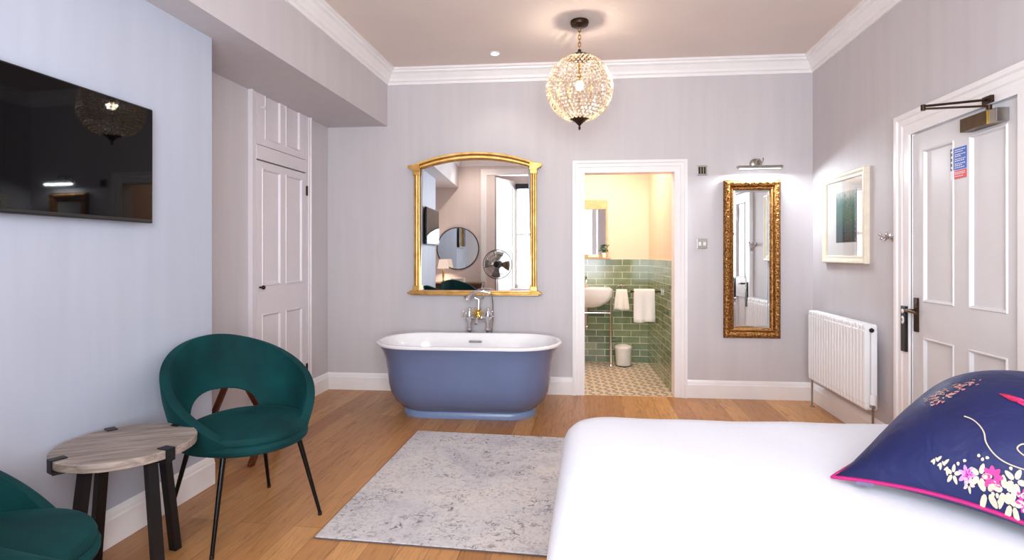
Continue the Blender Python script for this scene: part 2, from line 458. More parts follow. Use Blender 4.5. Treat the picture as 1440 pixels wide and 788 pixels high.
# door casings: swept moulding around an opening, in a wall frame
cas = [(0, 0), (.018, 0), (.018, .05), (.024, .056), (.024, .082), (.034, .09), (.034, .112), (.0, .112)]   # (proud, outward)
def casing(name, x0, x1, z1, w, loc, rz, mat='trim_white', lining=0, z0=0):
    m = MB(); s = w / .112
    rings = []
    for (px, pz, dx, dz) in ((x0, z0, -1, 0), (x0, z1, -1, 1), (x1, z1, 1, 1), (x1, z0, 1, 0)):
        rings.append([(px + dx * o * s, -pr, pz + dz * o * s) for pr, o in cas])
    m.rings(rings, smooth=False)
    if lining:
        m.box(x0 - .02, x0, -.004, lining, z0, z1); m.box(x1, x1 + .02, -.004, lining, z0, z1); m.box(x0 - .02, x1 + .02, -.004, lining, z1, z1 + .02)
    o = m.build(name, mat); o.location = loc; o.rotation_euler = (0, 0, rz); return struct(o)
casing('trim_2', -.394, .387, 1.98, .108, (BX, BY, 0), DW, lining=.112)
casing('trim_3', -D1 - .004, -D0 + .004, DH + .004, .13, (XR, 0, 0), -PI / 2, lining=.13)
casing('trim_4', 3.632, 4.335, 2.52, .07, (XL, 0, 0), PI / 2, 'cupboard_white')
casing('trim_5', -1.2, 1.35, 2.66, .1, (0, YR, 0), PI, z0=.0)

def panel_leaf(m, x0, x1, z0, z1, panels, yf, th, rec=.012, mould=.018):
    """panelled leaf; front face at y=yf (towards -y), recessed panels with sloped moulding"""
    xs = sorted({x0, x1, *[p[0] for p in panels], *[p[1] for p in panels]}); zs = sorted({z0, z1, *[p[2] for p in panels], *[p[3] for p in panels]})
    def inside(xc, zc):
        return any(p[0] < xc < p[1] and p[2] < zc < p[3] for p in panels)
    for xa, xb in zip(xs, xs[1:]):
        for za, zb in zip(zs, zs[1:]):
            if not inside((xa + xb) / 2, (za + zb) / 2): m.box(xa, xb, yf, yf + th, za, zb)
    for a, b, c, d in panels:
        q = mould
        def ring(k, y): return [(a + k, y, c + k), (b - k, y, c + k), (b - k, y, d - k), (a + k, y, d - k)]
        rr = [ring(0, yf), ring(.004, yf - .006), ring(q * .6, yf - .004), ring(q, yf + rec)]
        vs = [[m.b.verts.new(p) for p in r] for r in rr]
        for u, v in zip(vs, vs[1:]):
            for i in range(4): m.b.faces.new((u[i], u[(i + 1) % 4], v[(i + 1) % 4], v[i]))
        m.b.faces.new(vs[-1])
    return m

# entrance door
d = frame_empty('door_1', (XR, 3.11, 0), -PI / 2); struct(d)
ox = 3.11
X = lambda Y: ox - Y
m = MB(); panel_leaf(m, X(D1), X(D0), .005, DH - .004, [(X(3.425), X(3.155), .98, 1.86), (X(3.045), X(2.785), .98, 1.86), (X(3.425), X(3.155), .2, .775), (X(3.045), X(2.785), .2, .775)], .006, .04)
m.build('door_leaf', 'door_white', d)
for z in (1.80, 1.045, .22):
    m = MB(); m.box(X(2.715), X(2.68), -.004, .008, z - .055, z + .055, .002); m.cyl((X(2.699), -.006, z - .058), (X(2.699), -.006, z + .058), .007)
    for k in (-.035, -.012, .012, .035): m.cyl((X(2.708), -.0055, z + k), (X(2.708), -.003, z + k), .004, n=8)
    m.build('hinge', 'bronze', d)
m = MB(); m.box(X(3.497), X(3.462), -.006, .008, .80, 1.0, .003)
hp = m.build('handle_plate', 'dark_bronze', d)
m = MB(); m.cyl((X(3.48), .0, .925), (X(3.48), -.05, .925), .009); m.tube([(X(3.48), -.05, .925), (X(3.47), -.055, .926), (X(3.43), -.056, .924), (X(3.385), -.052, .918)], [.010, .011, .009, .007]); m.sphere((X(3.48), -.05, .925), .011)
m.build('handle', 'bronze', d)
m = MB(); m.box(X(3.578), X(3.530), -.034, .0, .672, .945, .003)
kp = m.build('lock_plate', 'black_plastic', d)
m = MB()
m.lathe([(0, 0), (.012, 0), (.013, .004), (.009, .006), (0, .006)], 20, Matrix.Translation((X(3.551), -.034, .862)) @ Matrix.Rotation(PI / 2, 4, 'X') @ Matrix.Diagonal((1, 1.9, 1, 1)))
m.lathe([(0, 0), (.012, 0), (.013, .004), (.009, .006), (0, .006)], 20, Matrix.Translation((X(3.551), -.034, .915)) @ Matrix.Rotation(PI / 2, 4, 'X'))
e = m.build('keyhole_cover', 'ceramic', kp)
m = MB(); m.box(X(3.554), X(3.548), -.042, -.039, .855, .872); m.build('keyhole', 'black_plastic', e)
# closer on the door
m = MB(); m.box(X(3.02), X(2.83), -.052, .006, 1.868, 1.935, .004)
cl_ = m.build('door_closer', 'bronze', d)
m = MB(); m.box(X(2.826), X(2.775), -.050, .006, 1.869, 1.933, .004); m.build('closer_end', 'steel', cl_)
m = MB(); m.box(X(2.832), X(2.825), -.053, .006, 1.868, 1.934); m.build('closer_band', 'brass', cl_)
m = MB()
m.cyl((X(2.85), -.03, 1.93), (X(2.85), -.03, 1.962), .012)
m.bar((X(2.85), -.03, 1.958), (X(2.875), -.30, 1.960), .016, .007)
m.cyl((X(2.875), -.30, 1.952), (X(2.875), -.30, 1.980), .010)
m.cyl((X(2.875), -.30, 1.973), (X(2.86), -.03, 1.990), .006)
m.box(X(2.89), X(2.83), -.036, -.02, 1.972, 2.006, .002)
m.build('closer_arm', 'dark_bronze', cl_)
# notice stuck on the door
t = thing('safety_notice', 'small blue and red printed safety notice on the white entrance door', 'sign', (XR, 3.118, 1.65), -PI / 2)
t.scale = (1.05, 1, .86)
# local x to viewer's right; width .125, height .19
m = MB(); m.box(-.06, .06, .0035, .0058, 0, .19); m.build('backing', 'notice_white', t)
m = MB(); m.box(-.03, .06, .0025, .0037, .055, .19); m.build('blue_panel', 'notice_blue', t)
m = MB(); m.box(-.03, .06, .0025, .0037, 0, .052); m.build('red_panel', 'notice_red', t)
m = MB(); m.box(-.06, -.034, .0025, .0037, .055, .19); m.build('symbol_strip', 'notice_navy', t)
m = MB()
for z, w in ((.176, .07), (.164, .055), (.148, .074), (.137, .04), (.12, .07), (.109, .06), (.092, .074), (.081, .05), (.068, .07), (.04, .07), (.03, .074), (.016, .06)):
    x = -.024
    while x < -.024 + w:
        l = random.uniform(.006, .014); m.box(x, min(x + l, .056), .0018, .0026, z - .0022, z + .0022); x += l + .004
for z in (.17, .138, .106, .074): m.lathe([(0, 0), (.007, 0), (.007, .0008), (0, .0008)], 14, Matrix.Translation((-.047, .0026, z)) @ Matrix.Rotation(PI / 2, 4, 'X'))
m.build('print_lines', 'notice_white', t)

# cupboard doors in the recess
d = frame_empty('door_2', (XL, 3.98, 0), PI / 2); struct(d); ox2 = 3.98
Z = lambda Y: Y - ox2
m = MB(); panel_leaf(m, Z(3.638), Z(4.33), .02, 1.945, [(Z(3.70), Z(3.945), 1.02, 1.895), (Z(4.015), Z(4.265), 1.02, 1.895), (Z(3.70), Z(3.945), .2, .81), (Z(4.015), Z(4.265), .2, .81)], -.018, .03, .010)
m.build('door_leaf', 'cupboard_white', d)
m = MB(); m.box(Z(3.632), Z(4.334), -.004, .01, 1.944, 1.953); m.build('door_gap', 'gap_black', d)
m = MB(); m.lathe([(0, 0), (.008, 0), (.007, .016), (.015, .024), (.016, .034), (.010, .042), (0, .044)], 18, Matrix.Translation((Z(3.672), -.018, 1.012)) @ Matrix.Rotation(PI / 2, 4, 'X')); m.build('door_knob', 'dark_bronze', d)
for z in (1.80, .28):
    m = MB(); m.box(Z(4.326), Z(4.345), -.026, -.0175, z - .04, z + .04, .002); m.cyl((Z(4.335), -.026, z - .042), (Z(4.335), -.026, z + .042), .006); m.build('hinge', 'dark_bronze', d)
d = frame_empty('door_3', (XL, 3.98, 0), PI / 2); struct(d)
m = MB(); panel_leaf(m, Z(3.638), Z(4.33), 2.065, 2.54, [(Z(3.735), Z(3.945), 2.115, 2.50), (Z(4.015), Z(4.23), 2.115, 2.50)], -.018, .03, .010)
m.build('door_leaf', 'cupboard_white', d)
m = MB(); m.lathe([(0, 0), (.007, 0), (.006, .014), (.012, .02), (.012, .028), (0, .034)], 16, Matrix.Translation((Z(3.69), -.018, 2.34)) @ Matrix.Rotation(PI / 2, 4, 'X')); m.build('door_knob', 'cupboard_white', d)
m = MB(); m.box(3.632, 4.335, -.022, .01, 1.955, 2.06, .004); o = m.build('trim_6', 'cupboard_white'); o.location = (XL, 0, 0); o.rotation_euler = (0, 0, PI / 2); struct(o)

# window behind the camera
w = frame_empty('window_1', (0, YW, 0), PI); struct(w)
# local x = -world x
a0, a1 = -W1, -W0
m = MB()
m.box(a0, a0 + .06, -.0, .07, .62, 2.6); m.box(a1 - .06, a1, -.0, .07, .62, 2.6); m.box(a0, a1, 0, .07, .62, .69); m.box(a0, a1, 0, .07, 2.53, 2.6)
m.box(a0, a1, .01, .06, 1.60, 1.65)
for k in (1, 2): x = a0 + (a1 - a0) * k / 3; m.box(x - .03, x + .03, .005, .06, .62, 2.6)
m.build('window_frame', 'trim_white', w)
m = MB(); m.box(a0 + .04, a1 - .04, .03, .034, .66, 2.56); m.build('pane', 'pane_glass', w)
m = MB(); m.box(a0 - .05, a1 + .05, -.13, .0, .59, .625, .006); m.build('window_sill', 'trim_white', w)
m = MB(); m.box(a0 + .02, a1 - .02, -.09, -.01, 2.47, 2.57, .01); m.build('blind_cassette', 'black_plastic', w)
# splayed panelled shutters at both sides of the bay
for nm, xa, xb in (('trim_7', -1.19, W0 - .01), ('trim_8', 1.34, W1 + .01)):
    va = Vector((xa, YR - .005)); vb = Vector((xb, YW + .01)); dv = vb - va; L = dv.length
    m = MB(); panel_leaf(m, 0, L, .0, 2.62, [(.06, L - .06, 1.4, 2.5), (.06, L - .06, .15, 1.3)], -.02, .02, .012)
    o = m.build(nm, 'trim_white')
    # leaf front (-y local) must face into the bay
    ang = math.atan2(dv.y, dv.x)
    o.location = (va.x, va.y, 0); o.rotation_euler = (0, 0, ang)
    if xa > 0: o.scale = (1, -1, 1)
    else: o.scale = (1, -1, 1)
    struct(o)

# ------------------------------------------------------------------ bathtub
def stadium(hl, hw, z, yc=0, n=64):
    st = max(hl - hw, 0.02); out = []
    q = n // 4
    for k in range(n):
        a = 2 * PI * (k + .5) / n
        cx = st if math.cos(a) > 0 else -st
        ex = 2 / 2.25
        ca, sa = math.cos(a), math.sin(a)
        out.append((cx + (hl - st) * math.copysign(abs(ca) ** ex, ca), yc + hw * math.copysign(abs(sa) ** ex, sa), z))
    return out
t = thing('bathtub', 'freestanding blue-grey bathtub with white inside, below the gold arched mirror', 'bathtub', (-.945, 4.23, 0), R(3.2))
def shell(zs): return [stadium(hl, hw, z, yc) for z, hl, hw, yc in zs]
m = MB(); m.rings(shell([(.045, .50, .205, .01), (.055, .52, .225, .01), (.075, .548, .25, .005), (.12, .592, .283, 0), (.18, .622, .305, -.01), (.26, .640, .318, -.015), (.36, .650, .325, -.02), (.44, .662, .332, -.022), (.50, .680, .345, -.025), (.54, .705, .362, -.028), (.562, .722, .374, -.03), (.566, .724, .376, -.03)]), cap=False)
m.build('outer_shell', 'bath_grey', t)
m = MB(); m.rings(shell([(.0, .525, .225, .01), (.006, .528, .228, .01), (.044, .522, .222, .01), (.052, .515, .215, .01), (.055, .50, .2, .01)]))
m.build('plinth', 'bath_plinth', t)
m = MB(); m.rings(shell([(.556, .722, .374, -.03), (.566, .728, .38, -.03), (.574, .728, .38, -.03), (.580, .720, .372, -.03), (.580, .700, .352, -.03), (.572, .688, .340, -.03), (.50, .655, .315, -.03), (.40, .63, .298, -.025), (.28, .60, .28, -.02), (.18, .55, .25, -.015), (.13, .48, .2, -.01), (.115, .35, .1, -.01)]), cap=False)
vs = [v for v in m.b.verts]; m.b.faces.new(vs[-64:])
m.build('basin_lining', 'bath_white', t)
m = MB(); m.box(-.055, .055, .268, .292, .505, .525, .006); m.build('overflow_slot', 'steel', t)

# bath taps standing on the floor behind the tub
t = thing('bath_tap', 'chrome floor-standing bath mixer with telephone-style shower handset behind the tub', 'tap', (-.965, 4.665, 0), R(2.8))
for s in (-1, 1):
    m = MB(); m.cyl((s * .082, 0, 0), (s * .082, 0, .60), .016); m.lathe([(.0, 0), (.036, 0), (.034, .008), (.015, .014), (.014, .03)], 20, Matrix.Translation((s * .082, 0, 0)))
    m.lathe([(.016, .58), (.027, .59), (.027, .61), (.018, .62), (.018, .65), (.028, .68), (.030, .72), (.022, .76), (.014, .785), (0, .79)], 20, Matrix.Translation((s * .082, 0, 0)))
    m.build('supply_pipe', 'chrome', t)
    m = MB(); m.cyl((s * .082, -.01, .71), (s * .12, -.045, .73), .009)
    for k in range(4):
        a = k * PI / 2 + .4; c0 = Vector((s * .12, -.045, .73)); u = Vector((math.cos(a) * .5 * -s, math.cos(a) * .35 - .1, math.sin(a)))
        m.tube([c0, c0 + u * .028], [.006, .008], 8); m.sphere(c0 + u * .031, .009, 10, 6)
    m.build('tap_handle', 'chrome', t)
m = MB(); m.tube([(-.075, 0, .70), (-.05, -.02, .70), (0, -.03, .70), (.05, -.02, .70), (.075, 0, .70)], .017, 12); m.tube([(0, -.03, .70), (0, -.08, .715), (0, -.13, .70), (0, -.15, .66)], [.017, .016, .015, .016], 12)
m.tube([(0, -.02, .70), (0, -.01, .78), (0, 0, .86)], [.014, .012, .011], 12)
m.build('mixer_body', 'chrome', t)
m = MB(); m.lathe([(0, 0), (.018, 0), (.02, .01), (.012, .02), (0, .022)], 20, Matrix.Translation((0, -.05, .745)) @ Matrix.Rotation(PI / 2, 4, 'X'))
for k in range(6):
    a = k * PI / 3; m.tube([(.012 * math.cos(a), -.06, .745 + .012 * math.sin(a)), (.038 * math.cos(a), -.062, .745 + .038 * math.sin(a))], [.011, .008], 8); m.sphere((.042 * math.cos(a), -.062, .745 + .042 * math.sin(a)), .011, 8, 6)
m.build('diverter_wheel', 'brass', t)
m = MB(); m.tube([(-.045, -.01, .905), (-.04, 0, .875), (0, 0, .86), (.04, 0, .875), (.045, -.01, .905)], .008, 10); m.build('cradle', 'chrome', t)
m = MB(); m.tube([(-.075, -.02, .885), (-.05, -.02, .918), (0, -.02, .932), (.06, -.02, .928), (.105, -.015, .915)], [.012, .014, .013, .013, .011], 12)
m.lathe([(.010, .045), (.016, .03), (.034, .008), (.036, 0), (0, -.004)], 20, Matrix.Translation((-.098, -.03, .862)) @ Matrix.Rotation(.5, 4, 'Y'))
m.build('shower_handset', 'chrome', t)
m = MB(); m.tube([(.105, -.015, .915), (.118, 0, .89), (.125, .01, .80), (.125, .012, .68), (.115, .012, .58), (.10, .01, .50), (.085, .01, .56), (.076, .008, .62)], .006, 8); m.build('shower_hose', 'steel', t)

# ------------------------------------------------------------------ overmantel mirror over the bath
def back_thing(name, label, cat, a, z, group=None):
    return thing(name, label, cat, bw(a, 0, z), DW, group)
t = back_thing('overmantel_mirror', 'large gold wooden mirror with an arched top above the bathtub', 'mirror', -1.38, .9)
# local: x = a+1.38, z = z-.9
m = MB(); m.box(-.606, .606, -.105, 0, 0, .014, .004); m.box(-.59, .59, -.085, 0, .014, .026, .004); m.box(-.58, .58, -.07, 0, -.014, 0, .004); m.build('shelf', 'gold_plain', t)
for s in (-1, 1):
    m = MB(); x = s * .532
    m.box(x - .027, x + .027, -.05, 0, .026, 1.115, .006); m.cyl((x, -.05, .05), (x, -.05, 1.10), .017); m.box(x - .032, x + .032, -.07, 0, .026, .07, .004); m.box(x - .032, x + .032, -.07, 0, 1.075, 1.115, .004)
    m.build('side_post', 'gold_plain', t)
def arch(x, h0, h1, w=.58): return h0 + (h1 - h0) * max(0, 1 - (x / w) ** 2)
N = 28; xs = [-.56 + 1.12 * k / N for k in range(N + 1)]
m = MB()
rings = []
for x in xs:
    lo = arch(x, 1.115, 1.215, .56); hi = arch(x, 1.152, 1.274, .60)
    rings.append([(x, 0, lo), (x, -.04, lo), (x, -.05, lo + .012), (x, -.052, hi - .03), (x, -.078, hi - .016), (x, -.082, hi), (x, 0, hi)])
m.rings(rings, smooth=False)
m.build('arched_top', 'gold_plain', t)
for s in (-1, 1):
    m = MB(); a, b = (s * .50, s * .61)
    m.prism([(s * .497, 1.112), (s * .56, 1.112), (s * .575, 1.125), (s * .60, 1.135), (s * .606, 1.15), (s * .606, 1.162), (s * .50, 1.172)], 'y', -.085, 0); m.build('cornice_end', 'gold_plain', t)
m = MB(); ring0 = [(-.508, -.015, .026), (.508, -.015, .026)] + [(x, -.015, arch(x, 1.12, 1.22, .56)) for x in reversed(xs) if abs(x) < .508]
vs = [m.b.verts.new(p) for p in ring0]; m.b.faces.new(vs)
m.build('glass', 'mirror_glass', t)

# tall gilt mirror on the right
t = back_thing('wall_mirror', 'tall narrow mirror in a carved gold frame, lit by a picture light', 'mirror', 1.041, .53)
W2, Hm = .237, 1.368
prof2 = [(0, 0), (.018, 0), (.034, .012), (.040, .026), (.034, .046), (.020, .058), (.028, .066), (.022, .078), (.010, .086), (0, .09)]   # (proud, inward)
m = MB(); rings = []
for sx, sz in ((-1, 0), (1, 0), (1, 1), (-1, 1), (-1, 0)):
    r = []
    for pr, k in prof2: r.append((sx * (W2 - k), -pr - .004, (k if sz == 0 else Hm - k)))
    rings.append(r)
m.rings(rings, cap=False, smooth=False)
fr = m.build('frame', 'gold_ornate', t)
m = MB()                                                       # carved leaf relief around the frame
def leafspot(x, z, ang, s):
    m.sphere((0, 0, 0), 1, 8, 5)
    vs = m.b.verts[-(8 * 4 + 2):]
    bmesh.ops.transform(m.b, matrix=Matrix.Translation((x, -.040, z)) @ Matrix.Rotation(ang, 4, 'Y') @ Matrix.Diagonal((s, .010, s * .42, 1)), verts=vs)
n = 46
for k in range(n):
    z = .03 + (Hm - .06) * k / (n - 1)
    m.b.verts.ensure_lookup_table()
    for sx in (-1, 1): leafspot(sx * (W2 - .027), z, (.7 if k % 2 else -.7), .019); m.b.verts.ensure_lookup_table()
for k in range(14):
    x = -W2 + .05 + (2 * W2 - .1) * k / 13
    for z in (.027, Hm - .027): leafspot(x, z, (.7 if k % 2 else -.7), .019); m.b.verts.ensure_lookup_table()
m.build('carved_leaves', 'gold_ornate', fr)
m = MB(); m.box(-W2 + .088, W2 - .088, -.012, -.008, .088, Hm - .088); m.build('glass', 'mirror_glass', t)
m = MB(); rings = []                                            # bevelled edge strip of the glass
for sx, sz in ((-1, 0), (1, 0), (1, 1), (-1, 1), (-1, 0)):
    rings.append([(sx * (W2 - k), -y, (k if sz == 0 else Hm - k)) for k, y in ((.088, .010), (.089, .0122), (.104, .0152), (.105, .0125))])
m.rings(rings, cap=False, smooth=False); m.build('glass_bevel', 'mirror_glass', t)

# picture light above it
t = back_thing('picture_light', 'brass picture light with a slim bar mounted above the tall gold mirror', 'light', 1.08, 1.985)
m = MB(); m.lathe([(0, 0), (.044, 0), (.044, .01), (.034, .018), (.022, .022), (0, .024)], 24, Matrix.Translation((-.01, 0, .055)) @ Matrix.Rotation(PI / 2, 4, 'X')); m.build('wall_plate', 'steel', t)
m = MB(); m.tube([(-.01, -.02, .055), (-.01, -.05, .085), (.0, -.08, .08), (.01, -.10, .05), (.01, -.10, .02)], .007, 8); m.tube([(.035, -.03, .04), (.045, -.05, .08), (.04, -.06, .098)], .005, 8); m.build('arm', 'steel', t)
m = MB(); m.cyl((-.178, -.10, .014), (.178, -.10, .014), .013, n=16); m.sphere((-.178, -.10, .014), .013, 10, 6); m.sphere((.178, -.10, .014), .013, 10, 6); m.build('lamp_bar', 'steel', t)
m = MB(); m.box(-.165, .165, -.103, -.09, -.001, .003); m.build('light_strip', 'strip_glow', t)

# wall plates
def plate(name, label, cat, a, z, kind):
    t = back_thing(name, label, cat, a, z)
    m = MB(); m.box(-.043, .043, -.008, 0, -.043, .043, .003); m.build('face_plate', 'steel', t)
    if kind == 'blank':
        m = MB()
        for x in (-.022, 0, .022): m.box(x - .008, x + .008, -.0105, -.007, -.03, .03, .001)
        m.build('grille', 'dark_bronze', t)
    else:
        m = MB()
        for x in (-.02, .02): m.box(x - .011, x + .011, -.014, -.007, -.016, .016, .002)
        m.build('rocker', 'plastic_white', t)
plate('wall_plate', 'square brushed metal wall plate, the upper one beside the bathroom doorway', 'wall plate', .625, 1.99, 'blank')
plate('light_switch', 'square brushed metal light switch, the lower plate beside the bathroom doorway', 'switch', .625, 1.348, 'switch')

# ------------------------------------------------------------------ right wall things
t = thing('framed_picture', 'square seascape print in a cream frame on the right wall above the radiator', 'picture', (XR, 4.355, 1.19), -PI / 2)
w, h = .342, .674
m = MB(); rings = []
for sx, sz in ((-1, 0), (1, 0), (1, 1), (-1, 1), (-1, 0)):
    rings.append([(sx * (w - k), -y, (k if sz == 0 else h - k)) for y, k in ((0, 0), (.032, 0), (.036, .006), (.034, .02), (.026, .034), (.026, .05), (.016, .056), (0, .056))])
m.rings(rings, cap=False, smooth=False); m.build('frame', 'frame_cream', t)
m = MB(); m.box(-w + .05, w - .05, -.012, -.004, .05, h - .05); m.build('mount', 'mount_white', t)
m = MB(); m.box(-.135, .185, -.0135, -.0118, .155, .535); m.build('print', 'seascape_print', t)
m = MB(); m.box(-w + .052, w - .052, -.019, -.017, .052, h - .052); m.build('glass', 'picture_glass', t)

t = thing('wall_hook', 'small chrome hook on the wall beside the entrance door frame', 'hook', (XR, 3.735, 1.365), -PI / 2)
m = MB(); m.lathe([(0, 0), (.026, 0), (.026, .006), (.02, .012), (.01, .016), (.009, .03)], 20, Matrix.Rotation(PI / 2, 4, 'X')); m.build('base_plate', 'chrome', t)
m = MB()
for s in (-1, 1): m.tube([(0, -.025, 0), (s * .02, -.04, -.004), (s * .034, -.052, .012)], [.008, .007, .006], 8); m.sphere((s * .036, -.054, .018), .010, 10, 8)
m.tube([(0, -.02, 0), (0, -.045, -.02), (0, -.06, -.012)], [.009, .008, .008], 8); m.sphere((0, -.062, -.008), .011, 10, 8)
m.build('prong', 'chrome', t)

def radiator(label, loc, rz, n, pitch, z0, z1):
    t = thing('radiator', label, 'radiator', loc, rz)
    L = n * pitch; first = None
    for k in range(n):
        x = -L / 2 + pitch * (k + .5)
        if first is None:
            m = MB()
            for y in (-.105, -.062):
                m.box(-pitch * .46, pitch * .46, y - .019, y + .019, z0 + .035, z1 - .035, .012, seg=3)
            m.box(-pitch * .5, pitch * .5, -.122, -.044, z1 - .05, z1 - .002, .016, seg=3); m.box(-pitch * .5, pitch * .5, -.122, -.044, z0 + .002, z0 + .05, .016, seg=3)
            first = m.build('column_section', 'white_enamel', t); o = first
        else:
            o = first.copy(); C.objects.link(o); o.parent = t
        o.location = (x, 0, 0)
    m = MB(); m.lathe([(0, 0), (.016, 0), (.016, .006), (.009, .012), (0, .012)], 6, Matrix.Translation((L / 2, -.083, z1 - .04)) @ Matrix.Rotation(PI / 2, 4, 'Y')); m.build('bleed_plug', 'black_plastic', t)
    for s in (-1, 1):
        m = MB(); x = s * (L / 2 + .018)
        m.cyl((s * L / 2, -.083, z0 + .03), (x + s * .012, -.083, z0 + .03), .012, n=10)
        m.cyl((x, -.083, z0 + .045), (x, -.083, 0), .0075, n=10); m.lathe([(.018, 0), (.018, .006), (.009, .012)], 14, Matrix.Translation((x, -.083, 0)))
        p = m.build('supply_pipe', 'steel', t)
        if s > 0:
            m = MB(); m.lathe([(.012, 0), (.02, .006), (.021, .05), (.018, .066), (.01, .07)], 16, Matrix.Translation((x, -.083, z0 + .04))); m.build('valve_head', 'white_enamel', p)
    for s in (-.32, .32):
        for zb in (z1 - .09, z0 + .06):
            m = MB(); m.box(s * L - .015, s * L + .015, -.06, -.001, zb, zb + .03); m.build('wall_bracket', 'white_enamel', t)
    return t
radiator('white column radiator on the right wall under the seascape picture', (XR, 4.28, 0), -PI / 2, 20, .0465, .235, .80)

# ------------------------------------------------------------------ television
t = thing('television', 'black flat-screen television mounted on the left wall above the side table', 'television', (XB, 1.765, 1.66), PI / 2)
m = MB(); m.box(-.47, .47, -.055, -.022, -.262, .263, .006); m.build('casing', 'black_plastic', t)
m = MB(); m.box(-.462, .462, -.0575, -.0545, -.245, .256); m.build('screen', 'screen_gloss', t)
m = MB(); m.box(-.2, .2, -.024, 0, -.15, .15); m.build('wall_bracket', 'black_metal', t)

# ------------------------------------------------------------------ pendant and downlight
PX, PY, PZ, PR = -.072, 3.957, 2.462, .236
t = thing('pendant_light', 'round crystal bead pendant light hanging from the ceiling on a chain', 'light', (PX, PY, PZ))
top = CEIL - PZ
m = MB(); m.lathe([(0, top), (.066, top), (.068, top - .012), (.062, top - .03), (.05, top - .036), (.014, top - .04), (0, top - .046)], 32); m.build('ceiling_canopy', 'dark_bronze', t)
m = MB()
z = top - .046; k = 0
while z > PR + .05:
    ax = Matrix.Translation((0, 0, z - .016)) @ Matrix.Rotation(k * PI / 2, 4, 'Z')
    m.tube([ax @ Vector((.010 * math.cos(a), 0, .019 * math.sin(a))) for a in [2 * PI * i / 12 for i in range(12)]], .0032, 6, closed=True)
    z -= .027; k += 1
m.build('chain', 'brass', t)
m = MB(); m.lathe([(0, PR + .048), (.012, PR + .045), (.014, PR + .03), (.03, PR + .018), (.07, PR + .004), (.088, PR - .014), (.086, PR - .02), (.02, PR - .006), (0, PR - .004)], 32); m.build('crown', 'dark_bronze', t)
m = MB(); m.lathe([(0, -PR - .07), (.007, -PR - .062), (.010, -PR - .05), (.006, -PR - .036), (.016, -PR - .026), (.03, -PR - .012), (.05, -PR + .004), (.075, -PR + .018), (.07, -PR + .02), (0, -PR + .006)], 28); m.build('finial', 'dark_bronze', t)
m = MB()
for a in range(8):
    th = a * PI / 8
    m.tube([((PR - .008) * math.sin(p) * math.cos(th), (PR - .008) * math.sin(p) * math.sin(th), (PR - .008) * math.cos(p)) for p in [2 * PI * i / 48 for i in range(48)]], .0016, 5, closed=True)
m.build('wire_frame', 'brass', t)
m = MB(); rows = 21
def bead(c, r, sz):
    a = 6
    n = Vector(c).normalized(); u = n.orthogonal().normalized(); v = n.cross(u)
    c = Vector(c)
    q = [m.b.verts.new(c + (u * math.cos(2 * PI * i / a) + v * math.sin(2 * PI * i / a)) * r) for i in range(a)]
    p0 = m.b.verts.new(c + n * sz); p1 = m.b.verts.new(c - n * sz)
    for i in range(a): m.b.faces.new((q[i], q[(i + 1) % a], p0)); m.b.faces.new((q[(i + 1) % a], q[i], p1))
for i in range(rows):
    ph = PI * (.13 + .76 * i / (rows - 1)); rr = PR * math.sin(ph); n = max(8, int(2 * PI * rr / .029))
    for k in range(n):
        th = 2 * PI * (k + .5 * (i % 2)) / n
        bead((rr * math.cos(th), rr * math.sin(th), PR * math.cos(ph)), random.uniform(.0105, .0135), random.uniform(.008, .012))
o = m.build('crystal_beads', 'crystal_bead', t); o['kind'] = 'stuff'
m = MB(); m.sphere((0, 0, .02), .028, 16, 12, (1, 1, 1.2)); m.build('bulb', 'bulb_glow', t)
m = MB(); m.cyl((0, 0, .05), (0, 0, PR), .009); m.lathe([(.012, .045), (.018, .05), (.018, .09), (.01, .1)], 16); m.build('lamp_holder', 'brass', t)

t = thing('downlight', 'small round recessed ceiling downlight left of the crystal pendant', 'light', (-.789, 4.485, CEIL))
m = MB(); m.lathe([(.030, -.002), (.032, -.008), (.045, -.006), (.046, 0), (.03, 0)], 28, cap=False); m.build('trim_ring', 'white_enamel', t)
m = MB(); m.lathe([(0, -.004), (.031, -.004), (.031, -.001), (0, -.001)], 24); m.build('lens', 'led_glow', t)
dup(t, (-1.45, 1.05, CEIL), 0, 'added ceiling downlight, out of view, to brighten the rear wall')  # fixture added to go with the rear wall fill spot

